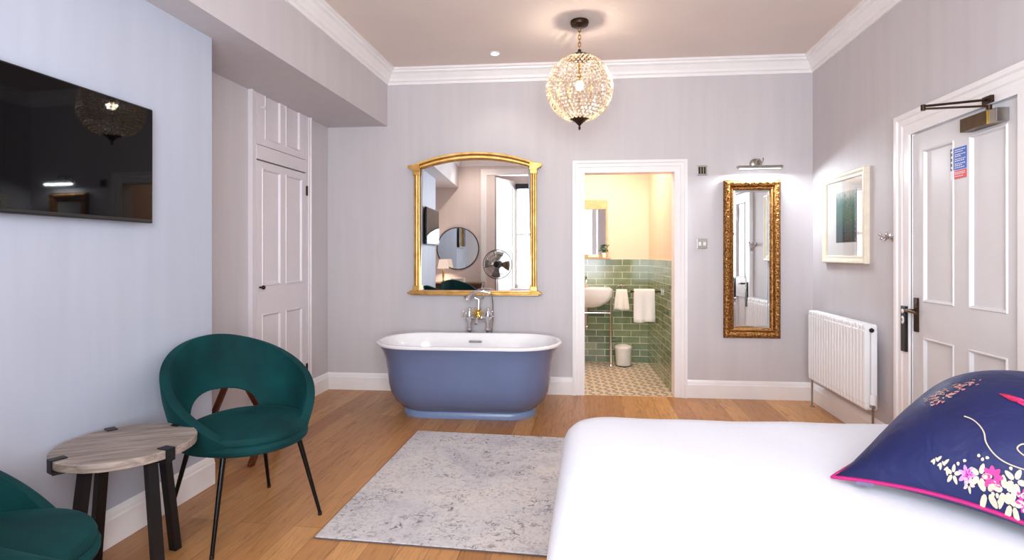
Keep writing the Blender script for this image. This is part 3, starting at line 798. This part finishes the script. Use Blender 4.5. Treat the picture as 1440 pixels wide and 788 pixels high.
# ------------------------------------------------------------------ velvet tub chairs
def smooth(x): x = max(0, min(1, x)); return x * x * (3 - 2 * x)
def make_chair(label, loc, rz, feet):
    t = thing('tub_chair', label, 'chair', loc, rz, 'green velvet chairs by the left wall')
    NU, NV = 64, 10; PH = R(150)
    m = MB(); rings = []
    for i in range(NU + 1):
        ph = -PH + 2 * PH * i / NU
        d = math.degrees(abs(ph))
        ztop = .445 + .395 * ((1 + math.cos(min(PI, abs(ph) * PI / R(146)))) / 2) ** .62
        ph0 = 44
        zlow = .395 + (.172 * math.sqrt(max(0, 1 - (d / ph0) ** 2.4)) if d < ph0 else 0)
        row = []
        for j in range(NV + 1):
            v = j / NV; z = zlow + (ztop - zlow) * v
            hh = max(0, (z - .385) / .45)
            r = .252 + .054 * math.sin(min(1, hh * 1.25) * PI / 2)
            lean = -.075 * hh ** 1.4 * max(0, math.cos(ph)) + .01 * hh
            wide = 1 + .05 * math.sin(abs(ph)) * min(1, hh * 2)
            row.append((-r * math.cos(ph) + lean, -r * math.sin(ph) * wide, z))
        rings.append(row)
    m.rings(rings, closed=False, cap=False)
    o = m.build('backrest', 'velvet_teal', t, smooth=True)
    s = o.modifiers.new('Solidify', 'SOLIDIFY'); s.thickness = .042; s.offset = 0
    b = o.modifiers.new('Bevel', 'BEVEL'); b.width = .019; b.segments = 3; b.limit_method = 'ANGLE'; b.angle_limit = R(60)
    s = o.modifiers.new('Subsurf', 'SUBSURF'); s.levels = 1; s.render_levels = 1
    # seat cushion: a soft rounded disc
    m = MB(); rr = []
    for r, z in ((.06, .398), (.20, .398), (.236, .405), (.252, .425), (.254, .442), (.246, .458), (.22, .468), (.17, .473), (.10, .475), (.03, .476)):
        rr.append([(.035 + (r * math.cos(a) * (1.06 if math.cos(a) > 0 else .95)), r * math.sin(a) * 1.02, z + .012 - .035 * r * math.cos(a) * smooth((z - .40) / .05)) for a in [2 * PI * k / 40 for k in range(40)]])
    m.rings(rr); m.build('seat', 'velvet_teal', t)
    m = MB(); rr = []
    for r, z in ((.05, .382), (.22, .382), (.25, .39), (.260, .40), (.262, .415), (.252, .43), (.05, .432)):
        rr.append([(.035 + r * math.cos(a) * (1.06 if math.cos(a) > 0 else .95), r * math.sin(a), z) for a in [2 * PI * k / 40 for k in range(40)]])
    m.rings(rr); m.build('seat_base', 'velvet_teal', t)
    for fx, fy in feet:
        tx, ty = fx * .72, fy * .70
        m = MB(); m.tube([(tx, ty, .385), (fx, fy, .012)], [.0125, .008], 10); p = m.build('leg', 'leg_metal', t)
        m = MB(); m.tube([(fx, fy, .014), (fx * 1.004, fy * 1.004, 0)], [.0095, .0095], 10); m.build('foot_cap', 'black_plastic', p)
    return t
FEET = ((.245, -.245), (.245, .245), (-.245, .24), (-.245, -.24))
ch = make_chair('green velvet tub chair with a cut-out back, right of the round side table', (-1.622, 2.362, 0), R(-31), FEET)
dup(ch, (-1.645, 1.185, 0), R(50), 'green velvet tub chair partly out of view in the bottom left corner of the photo')

# ------------------------------------------------------------------ side table
t = thing('side_table', 'round side table with weathered grey oak top and black metal legs beside the green chair', 'table', (-1.775, 1.862, 0), 0)
m = MB(); m.lathe([(0, .497), (.229, .497), (.235, .50), (.236, .526), (.232, .53), (0, .53)], 64); o = m.build('tabletop', 'grey_oak', t); o.rotation_euler = (0, 0, R(-62))
for a, la in ((148, 163), (246, 262), (347, 341), (78, 82)):
    ca, sa = math.cos(R(a)), math.sin(R(a)); mx = Matrix.Rotation(R(a), 4, 'Z')
    cl_a, sl_a = math.cos(R(la)), math.sin(R(la))
    m = MB(); p0 = (.155 * cl_a, .155 * sl_a, .49); p1 = (.215 * cl_a, .215 * sl_a, 0)
    m.bar(p0, p1, .036, .030, up=(cl_a, sl_a, 0)); m.bar((.12 * cl_a, .12 * sl_a, .486), (.233 * ca, .233 * sa, .486), .03, .012)
    l = m.build('leg', 'black_metal', t)
    m = MB(); m.box(.193, .2415, -.018, .018, .531, .534, mx=mx); m.box(.2375, .2415, -.018, .018, .488, .533, mx=mx); m.box(.19, .2415, -.018, .018, .487, .491, mx=mx); m.build('rim_bracket', 'black_metal', l)

# ------------------------------------------------------------------ luggage rack behind the chair
t = thing('luggage_rack', 'dark red-brown wooden folding luggage rack behind the green chair, by the cupboard', 'luggage rack', (-2.18, 3.115, 0))
for x in (-.185, .185):
    for s in (-1, 1):
        m = MB(); dx = .011 * s
        m.bar((x + dx, -s * .168, .006), (x + dx, s * .168, .47), .020, .036, up=(1, 0, 0)); m.cyl((x + dx - .010, -s * .168, .012), (x + dx + .010, -s * .168, .012), .018, n=14)
        m.build('leg', 'red_wood', t)
for s in (-1, 1):
    m = MB(); m.bar((-.22, s * .168, .475), (.22, s * .168, .475), .03, .024); m.build('top_rail', 'red_wood', t)
    m = MB(); m.cyl((-.185, s * .12, .075), (.185, s * .12, .075), .010, n=10); m.build('cross_bar', 'red_wood', t)
for x in (-.12, 0, .12):
    m = MB(); m.box(x - .025, x + .025, -.18, .18, .487, .490); m.build('strap', 'black_plastic', t)

# ------------------------------------------------------------------ rug
m = MB(); m.box(-1.2, .02, 2.238, 3.686, .001, .010, .003); o = m.build('rug', 'rug_pile'); tag(o, 'pale grey distressed-pattern rug on the wooden floor beside the bed', 'rug')
m = MB(); m.box(-1.203, .023, 2.234, 3.690, .0005, .006); m.build('edge_binding', 'rug_edge', o)

# ------------------------------------------------------------------ bed
t = thing('bed', 'large bed under the white cover in the right foreground, its head against the right wall', 'bed', (.92, 1.5, 0))
m = MB(); m.box(-.93, .93, -.70, .70, .08, .32, .02); m.build('base', 'bed_base_cloth', t)
m = MB(); m.box(-.94, .93, -.71, .71, .321, .54, .05, seg=3); m.build('mattress', 'linen', t)
m = MB(); m.box(.931, .977, -.74, .74, .05, 1.15, .015); m.build('headboard', 'headboard_cloth', t)
for x in (-.85, .85):
    for y in (-.62, .62):
        m = MB(); m.cyl((x, y, 0), (x, y, .082), .02, .026); m.build('leg', 'black_plastic', t)
# white bed cover: a soft shell over the mattress hanging down the sides
def cover():
    m = MB(); x0, x1, y0, y1 = -.108, 1.84, .74, 2.265
    NX, NY = 60, 48
    def top(u, v):
        return .605 + .0035 * math.sin(7 * u + 2 * v) * math.sin(5 * v + 1) + .0015 * math.sin(17 * u + 9 * v)
    cx, cy, hx, hy = (x0 + x1) / 2, (y0 + y1) / 2, (x1 - x0) / 2, (y1 - y0) / 2
    rr = []
    N = 160; RC = .17
    def outline(k, inset):
        """rounded rectangle outline point, with inset"""
        a, b, r = hx - inset, hy - inset, max(.004, RC - inset * .6)
        segs = []
        per = [2 * (a - r), PI / 2 * r, 2 * (b - r), PI / 2 * r] * 2
        s = (k / N) * sum(per)
        pos = [(a, -b + r, 'y+'),]
        order = [('line', (a, -(b - r)), (0, 1), 2 * (b - r)), ('arc', (a - r, b - r), 0, PI / 2 * r), ('line', (a - r, b), (-1, 0), 2 * (a - r)), ('arc', (-a + r, b - r), PI / 2, PI / 2 * r),
                 ('line', (-a, b - r), (0, -1), 2 * (b - r)), ('arc', (-a + r, -b + r), PI, PI / 2 * r), ('line', (-a + r, -b), (1, 0), 2 * (a - r)), ('arc', (a - r, -b + r), 1.5 * PI, PI / 2 * r)]
        tot = sum(q[3] for q in order); s = (k / N) * tot
        for q in order:
            if s <= q[3] + 1e-9:
                if q[0] == 'line': return (q[1][0] + q[2][0] * s, q[1][1] + q[2][1] * s)
                an = q[2] + s / r; return (q[1][0] + r * math.cos(an), q[1][1] + r * math.sin(an))
            s -= q[3]
        return (a, -b + r)
    levels = []
    for z, ins in ((.14, -.012), (.25, -.006), (.38, 0), (.48, .002), (.535, .008), (.566, .022), (.588, .045), (.598, .075), (.60, .12), (.60, .2), (.60, .32), (.60, .46), (.60, .6), (.60, .70)):
        levels.append((z, ins))
    for z, ins in levels:
        ring = []
        for k in range(N):
            x, y = outline(k, ins)
            X_, Y_ = cx + x, cy + y
            if Y_ > 1.7: Y_ += .06 * max(0, (X_ - .05)) * (Y_ - 1.7) / .525
            w = max(0, min(1, (.5 - z) / .3)); wav = .012 * w * math.sin(k * 2 * PI / N * 23) 
            n = Vector((x / hx, y / hy)).normalized() if (x or y) else Vector((1, 0))
            X_ += n.x * wav; Y_ += n.y * wav
            zz = z + (top(X_ * 1.0, Y_) - .60) * smooth((z - .5) / .1)
            ring.append((min(X_, 1.838), Y_, zz))
        rr.append(ring)
    m.rings(rr, cap=False)
    m.b.verts.ensure_lookup_table(); m.b.faces.new(m.b.verts[-N:])
    o = m.build('bed_cover', 'linen', smooth=True)
    return tag(o, 'plain white bed cover spread over the double bed', 'bedding')
cover()

def soft_pad(L, Wd, T, pin=.06, ex=.55, pw=2.6):
    """plump pillow surface, local x in [0,L], y in [0,Wd]; returns function (u,v,side)->(x,y,h)"""
    def f(u, v, side):
        a, b = 2 * u - 1, 2 * v - 1
        e = max(0, (1 - abs(a) ** pw)) ** ex * max(0, (1 - abs(b) ** pw)) ** ex
        x = u * L + L / 2 * pin * -a * (1 - b * b) * (abs(a) ** 3); y = v * Wd + Wd / 2 * pin * -b * (1 - a * a) * (abs(b) ** 3)
        k = 1 - .11 * abs(a) ** 6 * max(b, 0) ** 6
        x = L / 2 + (x - L / 2) * k; y = Wd / 2 + (y - Wd / 2) * k
        h = side * T * e
        return x, y, h
    return f
def pad_mesh(m, f, basis, n=26):
    for side in (1, -1):
        rows = [[basis(*f(i / n, j / n, side)) for i in range(n + 1)] for j in range(n + 1)]
        m.rings(rows, closed=False, cap=False)
    bmesh.ops.remove_doubles(m.b, verts=m.b.verts, dist=.0004)
for k, (lab, z, lx) in enumerate((('white pillow at the head of the bed, lower of two', .612, 0), ('white pillow at the head of the bed, upper of two', .733, 0))):
    f_ = soft_pad(.42, .66, .062)
    m = MB(); pad_mesh(m, f_, lambda x, y, h: (x - .21, y - .33, h + .055))
    o = m.build('pillow', 'pillowcase', smooth=True); o.location = (1.632 + lx, 1.62, z)
    tag(o, lab, 'pillow', 'white pillows on the bed')

# embroidered navy cushion leaning on the pillows
A = Vector((.683, 1.65, .622)); EX = Vector((.66, -.755, .0)).normalized(); Cc = Vector((1.13, 1.95, .825)); LEN = .60
EYv = Cc - A; LY = EYv.length; EY = EYv.normalized(); EN = EX.cross(EY).normalized()
t = thing('cushion', 'navy blue satin cushion with floral embroidery and magenta piping lying on the bed', 'cushion', tuple(A))
fc = soft_pad(LEN, LY, .178, pin=.10, ex=.72, pw=2.4)
def basis(x, y, h):
    return EX * x + EY * y + EN * (h if h > 0 else h * .5) + Vector((0, 0, .024 * math.sin(PI * max(0, min(1, x / LEN)))))
m = MB(); pad_mesh(m, fc, basis, 30); m.build('cover', 'cushion_satin', t, smooth=True)
m = MB(); pts = []
for k in range(120):
    s = k / 30; q = s % 1
    u, v = ((q, 0), (1, q), (1 - q, 1), (0, 1 - q))[int(s)]
    pts.append(basis(*fc(u, v, 1)))
m.tube(pts, .0055, 8, closed=True); m.build('piping', 'piping_magenta', t)
def spt(u, v, lift=.0015):
    p = basis(*fc(u, v, 1)); e = .01
    du = basis(*fc(min(u + e, 1), v, 1)) - basis(*fc(max(u - e, 0), v, 1)); dv = basis(*fc(u, min(v + e, 1), 1)) - basis(*fc(u, max(v - e, 0), 1))
    n = du.cross(dv).normalized(); return p + n * lift, du.normalized(), n
def petal(m, u, v, ang, l, w, lift=.0018):
    """a flat leaf shape stitched on the cushion face"""
    pts = []
    for k in range(10):
        q = 2 * PI * k / 10; x = l * .5 * (1 + math.cos(q)); y = w * .5 * math.sin(q) * (1 - .25 * math.cos(q))
        xx = x * math.cos(ang) - y * math.sin(ang); yy = x * math.sin(ang) + y * math.cos(ang)
        pts.append(spt(u + xx / LEN, v + yy / LY, lift)[0])
    vs = [m.b.verts.new(p) for p in pts]; m.b.faces.new(vs)
mw, mp, ml, mbl, mr = MB(), MB(), MB(), MB(), MB()
def flower(m, u, v, r, n, a0=0, w=.5):
    v = max(.012, v - .014)
    for k in range(n): petal(m, u + .18 * r / LEN * math.cos(a0 + 2 * PI * k / n), v + .18 * r / LY * math.sin(a0 + 2 * PI * k / n), a0 + 2 * PI * k / n, r, r * w)
# lower band of blossoms
for k in range(5):
    petal(mw, .375 + .012 * k, .083 - .004 * k, .9 if k % 2 else -1.4, .011 + .001 * k, .006)
    petal(mw, .380 + .012 * k, .080 - .004 * k, 2.4 if k % 2 else -2.6, .010, .005)
flower(mw, .445, .064, .014, 5, .3); flower(ml, .489, .070, .015, 7, .2); flower(mp, .492, .074, .008, 5); flower(mw, .498, .048, .010, 5)
flower(mw, .530, .078, .019, 5, .2); flower(mp, .566, .084, .017, 8, .2, .6); flower(mw, .556, .042, .020, 4, 1.0); flower(mw, .607, .060, .021, 5, .6)
flower(mw, .632, .094, .020, 5, .1); flower(mw, .632, .036, .019, 5, .3); flower(mw, .69, .075, .021, 6, .3); flower(mw, .70, .035, .02, 5, .7); flower(mp, .665, .055, .014, 7)
flower(mw, .76, .06, .022, 5, .5); flower(mw, .83, .09, .02, 5, .2); flower(mp, .80, .05, .015, 7)
for u, v in ((.515, .118), (.535, .124), (.528, .109), (.578, .026), (.598, .020), (.585, .035), (.61, .118), (.47, .095), (.455, .088)): petal(mw, u, v, random.uniform(0, 6), .007, .006)
# far corner cluster
for k in range(95):
    q = random.random() ** 1.5; w = random.random() * (1 - .6 * q)
    u = .225 + .14 * q + .06 * w + random.uniform(-.02, .02); v = .435 + .115 * q - .10 * w + random.uniform(-.02, .02)
    petal(random.choice((mw, mw, mbl, mbl, mbl)), u, v, random.uniform(0, 6.28), random.uniform(.006, .011), .004)
for k in range(34):
    q = random.random(); u = .475 + .13 * q; v = .448 - .05 * q + random.uniform(-.016, .016) * (.3 + q)
    petal(random.choice((mr, mr, mp)), u, v, random.uniform(-.55, -.15), random.uniform(.018, .035), .007)
def thread(m, uv, r=.002):
    m.tube([spt(u, v, .002)[0] for u, v in uv], r, 6)
def bez(p, n=24):
    out = []
    for i in range(len(p) - 1):
        for k in range(n // (len(p) - 1)):
            s = k / (n // (len(p) - 1)); a = p[max(i - 1, 0)]; b = p[i]; c = p[i + 1]; d_ = p[min(i + 2, len(p) - 1)]
            out.append(tuple(.5 * (2 * b[q] + (c[q] - a[q]) * s + (2 * a[q] - 5 * b[q] + 4 * c[q] - d_[q]) * s * s + (3 * b[q] - a[q] - 3 * c[q] + d_[q]) * s ** 3) for q in (0, 1)))
    return out + [p[-1]]
thread(mw, bez([(.425, .272), (.455, .262), (.485, .24), (.508, .212), (.525, .175), (.558, .142), (.60, .125), (.66, .125), (.72, .14)], 48), .0016)
thread(mw, bez([(.66, .215), (.625, .21), (.615, .185), (.645, .168), (.68, .175)], 24), .0016)
for mm, nm, mt in ((mw, 'white_embroidery', 'thread_white'), (mp, 'pink_embroidery', 'thread_pink'), (ml, 'lilac_embroidery', 'thread_lilac'), (mbl, 'blush_embroidery', 'thread_blush'), (mr, 'red_embroidery', 'thread_red')):
    mm.build(nm, mt, t)
m = MB(); q0 = basis(*fc(.10, .0, 1)); q1 = basis(*fc(.17, 0, 1)); dn = Vector((-.012, -.010, -.009))
vs = [m.b.verts.new(p) for p in (q0, q1, q1 + dn, q0 + dn)]; m.b.faces.new(vs); m.build('care_tag', 'tag_grey', t)

# ------------------------------------------------------------------ bathroom things
def bath_thing(name, label, cat, a, y, z, group=None, rz=0): return thing(name, label, cat, bw(a, y, z), DW + rz, group)
t = bath_thing('washbasin', 'white ceramic washbasin on a chrome stand in the bathroom', 'basin', -.32, BD, 0)
m = MB()
def rrect(hx, y0, y1, z, r, n=8):
    out = []; 
    for cx, cy, a0 in ((hx - r, y1 - r, 0), (-hx + r, y1 - r, PI / 2), (-hx + r, y0 + r, PI), (hx - r, y0 + r, 1.5 * PI)):
        for k in range(n + 1): a = a0 + PI / 2 * k / n; out.append((cx + r * math.cos(a), cy + r * math.sin(a), z))
    return out
m.rings([rrect(.12, -.30, -.1, .66, .08), rrect(.17, -.34, -.06, .68, .09), rrect(.24, -.41, -.01, .74, .08), rrect(.27, -.44, -.004, .80, .05), rrect(.275, -.445, -.003, .86, .04), rrect(.275, -.445, -.003, .875, .04), rrect(.26, -.43, -.1, .878, .04), rrect(.24, -.41, -.12, .865, .06), rrect(.18, -.34, -.15, .77, .06), rrect(.05, -.27, -.2, .745, .03)])
m.build('basin', 'ceramic', t, smooth=False)
for s in (-1, 1):
    m = MB(); m.cyl((s * .268, -.25, 0), (s * .268, -.25, .80), .013, n=12); m.lathe([(.02, 0), (.02, .012), (.013, .02)], 14, Matrix.Translation((s * .268, -.25, 0))); m.build('leg', 'chrome', t)
m = MB(); m.cyl((-.268, -.25, .60), (.268, -.25, .60), .011, n=10); m.build('rail', 'chrome', t)
m = MB(); m.tube([(0, -.06, .875), (0, -.06, .96), (0, -.09, .99), (0, -.15, .97), (0, -.165, .945)], .012, 10); m.lathe([(.026, .875), (.02, .89), (.014, .9)], 16, Matrix.Translation((0, -.06, 0))); m.build('tap', 'chrome', t)
m = MB(); m.cyl((0, -.22, .67), (0, -.22, .45), .02); m.tube([(0, -.22, .45), (0, -.2, .41), (0, -.12, .41), (0, 0, .46)], .016, 10); m.build('waste_pipe', 'chrome', t)

t = bath_thing('mirror_cabinet', 'oak-framed mirror with a narrow shelf above the bathroom washbasin', 'mirror', -.32, BD + .012, 1.22)
m = MB()
for b in ((-.245, .245, .0, .035), (-.245, .245, .56, .67), (-.245, -.225, .035, .56), (.232, .245, .035, .56)): m.box(b[0], b[1], -.03, 0, b[2], b[3], .003)
m.build('frame', 'oak_beige', t)
m = MB(); m.box(-.226, .233, -.016, -.010, .034, .562, mx=Matrix.Rotation(R(2.4), 4, 'Z')); m.build('glass', 'mirror_glass', t)
m = MB(); m.box(-.27, .285, -.11, 0, -.016, -.002, .003); m.build('shelf', 'oak_beige', t)
t = bath_thing('folded_cloth', 'folded white face cloth on the narrow shelf under the bathroom mirror', 'towel', -.22, BD - .05, 1.219)
m = MB(); m.box(-.08, .045, -.045, .03, 0, .018, .008, seg=3); m.box(-.078, .042, -.042, .03, .018, .036, .008, seg=3); m.build('towel_fold', 'towel_white', t)
t = bath_thing('potted_plant', 'small green potted plant on the shelf under the bathroom mirror', 'plant', -.11, BD - .045, 1.219)
m = MB(); m.lathe([(0, 0), (.022, 0), (.03, .055), (.027, .055), (.024, .045), (0, .045)], 20); m.build('pot', 'ceramic', t)
m = MB()
for k in range(46):
    a = random.uniform(0, 2 * PI); r = random.uniform(.012, .05); zz = random.uniform(.07, .15); c = Vector((r * math.cos(a), r * math.sin(a) * .7, zz)); s_ = random.uniform(.012, .02)
    u = Vector((random.uniform(-1, 1), random.uniform(-1, 1), random.uniform(-.2, 1))).normalized(); v = u.orthogonal().normalized()
    vs = [m.b.verts.new(p) for p in (c - u * s_, c + v * s_ * .5, c + u * s_, c - v * s_ * .5)]; m.b.faces.new(vs)
m.build('leaves', 'plug_green', t)
t = bath_thing('towel_ring', 'chrome towel ring on the green tiled bathroom wall', 'towel ring', .085, BD, .90)
m = MB(); m.lathe([(0, 0), (.022, 0), (.02, .012), (.01, .03)], 18, Matrix.Rotation(PI / 2, 4, 'X')); m.build('wall_mount', 'chrome', t)
m = MB(); m.tube([(.06 * math.sin(a), -.032, -.055 + .055 * math.cos(a)) for a in [2 * PI * k / 28 for k in range(28)]], .005, 8, closed=True); m.build('ring', 'chrome', t)
def drape(m, x0, x1, zt, zf, zb, yc, th, seed, flare=0, amp=.008):
    """a towel folded over a bar running along x"""
    rnd = random.Random(seed); ph = rnd.uniform(0, 6)
    nx = 22; rows = []
    prof_ = [(yc - .016, zf + (zt - zf) * k / 8) for k in range(8)] + [(yc + .016 * -math.cos(PI * k / 6), zt + .014 * math.sin(PI * k / 6)) for k in range(7)] + [(yc + .016, zt - (zt - zb) * k / 8) for k in range(1, 9)]
    for (y, z) in prof_:
        k = max(0, (zt - z) / max(zt - zf, .01)); row = []
        for i in range(nx + 1):
            s = i / nx; x = x0 + (x1 - x0) * s; x = (x - (x0 + x1) / 2) * (1 + flare * k) + (x0 + x1) / 2
            row.append((x, y - amp * k * (1 + math.sin(s * 13 + ph)) * (1 if y < yc else -.4), z + .006 * math.sin(s * 5 + ph) * k))
        rows.append(row)
    m.rings(rows, closed=False, cap=False)
def solid(o, th):
    s = o.modifiers.new('Solidify', 'SOLIDIFY'); s.thickness = th; s.offset = 0
t = bath_thing('hand_towel', 'small white hand towel hanging from the chrome ring in the bathroom', 'towel', .088, BD, .0)
m = MB(); drape(m, -.062, .062, .835, .615, .66, -.034, .01, 3, .45, .010); o = m.build('cloth', 'towel_white', t); solid(o, .010)
t = bath_thing('towel_rail', 'short metal towel rail standing out from the right bathroom wall', 'towel rail', BA1, .60, .885)
m = MB(); m.cyl((-.30, 0, 0), (0, 0, 0), .008, n=10); m.sphere((-.30, 0, 0), .012, 10, 8); m.build('bar', 'dark_bronze', t)
m = MB(); m.box(-.014, 0, -.025, .025, -.035, .035, .004); m.build('wall_mount', 'steel', t)
t = bath_thing('bath_towel', 'larger white towel draped over the metal rail in the bathroom', 'towel', BA1, .60, .0)
m = MB(); drape(m, -.275, -.075, .892, .585, .64, 0, .01, 5, .03, .012); o = m.build('cloth', 'towel_white', t); solid(o, .014)
t = bath_thing('pedal_bin', 'small white waste bin on the patterned bathroom floor under the towel ring', 'bin', .09, BD - .19, .002)
m = MB(); m.lathe([(0, .004), (.078, .004), (.082, .01), (.092, .19), (.094, .20)], 32, cap=False); m.build('body', 'plastic_white', t)
m = MB(); m.lathe([(.098, .198), (.099, .21), (.09, .224), (.05, .238), (0, .244)], 32); m.build('lid', 'plastic_white', t)
m = MB(); m.lathe([(0, 0), (.084, 0), (.084, .010), (0, .010)], 32); m.box(-.02, .02, -.115, -.07, .002, .010, .003); m.build('base', 'black_plastic', t)

# ------------------------------------------------------------------ things behind the camera, seen in the big mirror
t = thing('round_mirror', 'round black-framed wall mirror above the desk, seen in the big mirror', 'mirror', (-1.86, YR, 1.36), PI)
m = MB(); m.tube([(.368 * math.cos(a), -.010, .368 * math.sin(a)) for a in [2 * PI * k / 64 for k in range(64)]], .010, 8, closed=True); m.build('frame', 'black_metal', t)
m = MB(); m.lathe([(0, .006), (.364, .006), (.364, .017), (0, .017)], 64, Matrix.Rotation(PI / 2, 4, 'X')); m.build('glass', 'mirror_glass', t)
t = thing('desk', 'brown wooden desk below the round mirror, seen in the big mirror', 'desk', (-1.80, .40, 0))
m = MB(); m.box(-.55, .42, -.22, .24, .735, .77, .004); m.build('desk_top', 'walnut', t)
m = MB(); m.box(-.53, .40, -.20, .20, .63, .735); m.build('apron', 'walnut', t)
for x in (-.51, .38):
    for y in (-.18, .20): m = MB(); m.bar((x, y, .735), (x, y, 0), .05, .05, (0, 1, 0), .035, .035); m.build('leg', 'walnut', t)
t = thing('table_lamp', 'small lit table lamp on the brown desk, seen in the big mirror', 'lamp', (-2.08, .40, .771))
m = MB(); m.lathe([(0, 0), (.06, 0), (.06, .012), (.02, .02), (.012, .05), (.02, .12), (.012, .2), (.01, .26), (0, .26)], 24); m.build('base', 'brass', t)
m = MB(); m.lathe([(.10, .24), (.07, .40), (.068, .40), (.098, .24)], 32, cap=False); m.build('lamp_shade', 'shade_glow', t)
t = thing('document_tray', 'white box on the brown desk, seen in the big mirror', 'box', (-1.82, .42, .771))
m = MB(); m.box(-.11, .11, -.09, .09, 0, .07, .006); m.build('box', 'plastic_white', t); m = MB(); m.box(-.113, .113, -.093, .093, .05, .075, .004); m.build('lid', 'plastic_white', t)
t = thing('pedestal_fan', 'black pedestal fan with round wire cage, seen in the big mirror', 'fan', (-1.13, .52, 0), R(188))
m = MB(); m.lathe([(0, 0), (.2, 0), (.2, .012), (.19, .022), (.04, .035), (.03, .05), (0, .05)], 36); m.build('base', 'black_metal', t)
m = MB(); m.cyl((0, 0, .04), (0, 0, .6), .016); m.cyl((0, 0, .58), (0, 0, .98), .011); m.build('pole', 'chrome', t)
zc = 1.085
m = MB(); m.tube([(0, .16, zc), (0, .14, zc), (0, .05, zc), (0, .03, zc)], [.03, .06, .065, .04], 20); m.bar((0, .09, .97), (0, .09, zc), .03, .03, (0, 1, 0)); m.bar((0, 0, .97), (0, .09, .97), .03, .03); m.build('motor', 'black_plastic', t)
for k in range(4):
    m = MB(); rows = []
    for i in range(7):
        r = .03 + .19 * i / 6; row = []
        for j in range(7):
            th = k * PI / 2 + (-.42 + .84 * j / 6) * (.55 + .45 * math.sin(min(1, i / 4) * PI / 2)) + .12 * i / 6
            row.append((r * math.cos(th), -.02 + .045 * (j / 6 - .5), zc + r * math.sin(th)))
        rows.append(row)
    m.rings(rows, closed=False, cap=False); o = m.build('blade', 'steel', t); solid(o, .003)
m = MB()
for rr_, y in ((.25, 0), (.235, -.055), (.235, .055), (.17, -.07), (.10, -.08), (.17, .07)): m.tube([(rr_ * math.cos(a), y, zc + rr_ * math.sin(a)) for a in [2 * PI * q / 40 for q in range(40)]], .006 if rr_ == .25 else .0028, 6, closed=True)
for k in range(36):
    a = 2 * PI * k / 36
    m.tube([(r * math.cos(a + s_), y, zc + r * math.sin(a + s_)) for r, y, s_ in ((.05, -.083, 0), (.15, -.074, .08), (.235, -.055, .12), (.25, 0, .12), (.235, .055, .12), (.15, .074, .08), (.06, .08, 0))], .0018, 5)
m.lathe([(0, .078), (.05, .078), (.05, .088), (0, .09)], 20, Matrix.Translation((0, 0, zc)) @ Matrix.Rotation(PI / 2, 4, 'X'))
m.build('cage', 'black_metal', t)
radiator('white column radiator under the window, seen in the big mirror', (-.42, YW, 0), PI, 14, .05, .12, .52)

# ------------------------------------------------------------------ lights
def light(name, kind, loc, power, col=(1, 1, 1), rot=(0, 0, 0), **kw):
    l = bpy.data.lights.new(name, kind); l.energy = power; l.color = col
    for k, v in kw.items(): setattr(l, k, v)
    o = bpy.data.objects.new(name, l); C.objects.link(o); o.location = loc; o.rotation_euler = rot; return o
light('window_daylight', 'AREA', (.085, YW - .22, 1.62), 235, (.87, .93, 1.0), (R(90), 0, 0), shape='RECTANGLE', size=1.9, size_y=1.95)
light('pendant_bulb', 'POINT', (PX, PY, PZ + .02), 150, (1, .84, .68), shadow_soft_size=.03)
light('downlight_beam', 'SPOT', (-.789, 4.485, CEIL - .012), 9, (1, .9, .78), (0, 0, 0), spot_size=R(100), spot_blend=.7, shadow_soft_size=.03)
pl = bw(1.08, -.095, 1.978)
light('picture_light_beam', 'AREA', pl, 14, (.86, .94, 1), (R(-14), 0, DW), shape='RECTANGLE', size=.33, size_y=.02)
light('bathroom_ceiling_light', 'AREA', bw(-.25, .75, 2.42), 25, (1, .87, .74), (0, 0, DW), shape='RECTANGLE', size=.6, size_y=.6)
light('rear_wall_fill', 'SPOT', (-1.45, 1.05, CEIL - .012), 55, (1, .86, .74), (R(-32), 0, 0), spot_size=R(110), spot_blend=.8, shadow_soft_size=.03)  # added fill spot, brightens the rear wall reflected in the mirror
light('table_lamp_bulb', 'POINT', (-2.08, .40, 1.09), 16, (1, .74, .56), shadow_soft_size=.03)

wd = bpy.data.worlds.new('world'); scene.world = wd; wd.use_nodes = True
bg = wd.node_tree.nodes['Background']; bg.inputs[0].default_value = (.78, .88, 1.0, 1); bg.inputs[1].default_value = 3.0

# ------------------------------------------------------------------ camera
cd = bpy.data.cameras.new('camera'); cam = bpy.data.objects.new('camera', cd); C.objects.link(cam)
cam.location = (0, 0, 1.255); cam.rotation_euler = (R(90), 0, math.atan(109 / 760))
cd.sensor_width = 36; cd.lens = 19.0; cd.shift_y = -36 / 1440; cd.clip_start = .02
scene.camera = cam
scene.view_settings.view_transform = 'Standard'
scene.view_settings.exposure = 0.0
scene.cycles.max_bounces = 8; scene.cycles.diffuse_bounces = 5; scene.cycles.glossy_bounces = 5; scene.cycles.transparent_max_bounces = 16
scene.cycles.sample_clamp_indirect = 6; scene.cycles.caustics_reflective = False; scene.cycles.caustics_refractive = False
scene.cycles.use_denoising = True
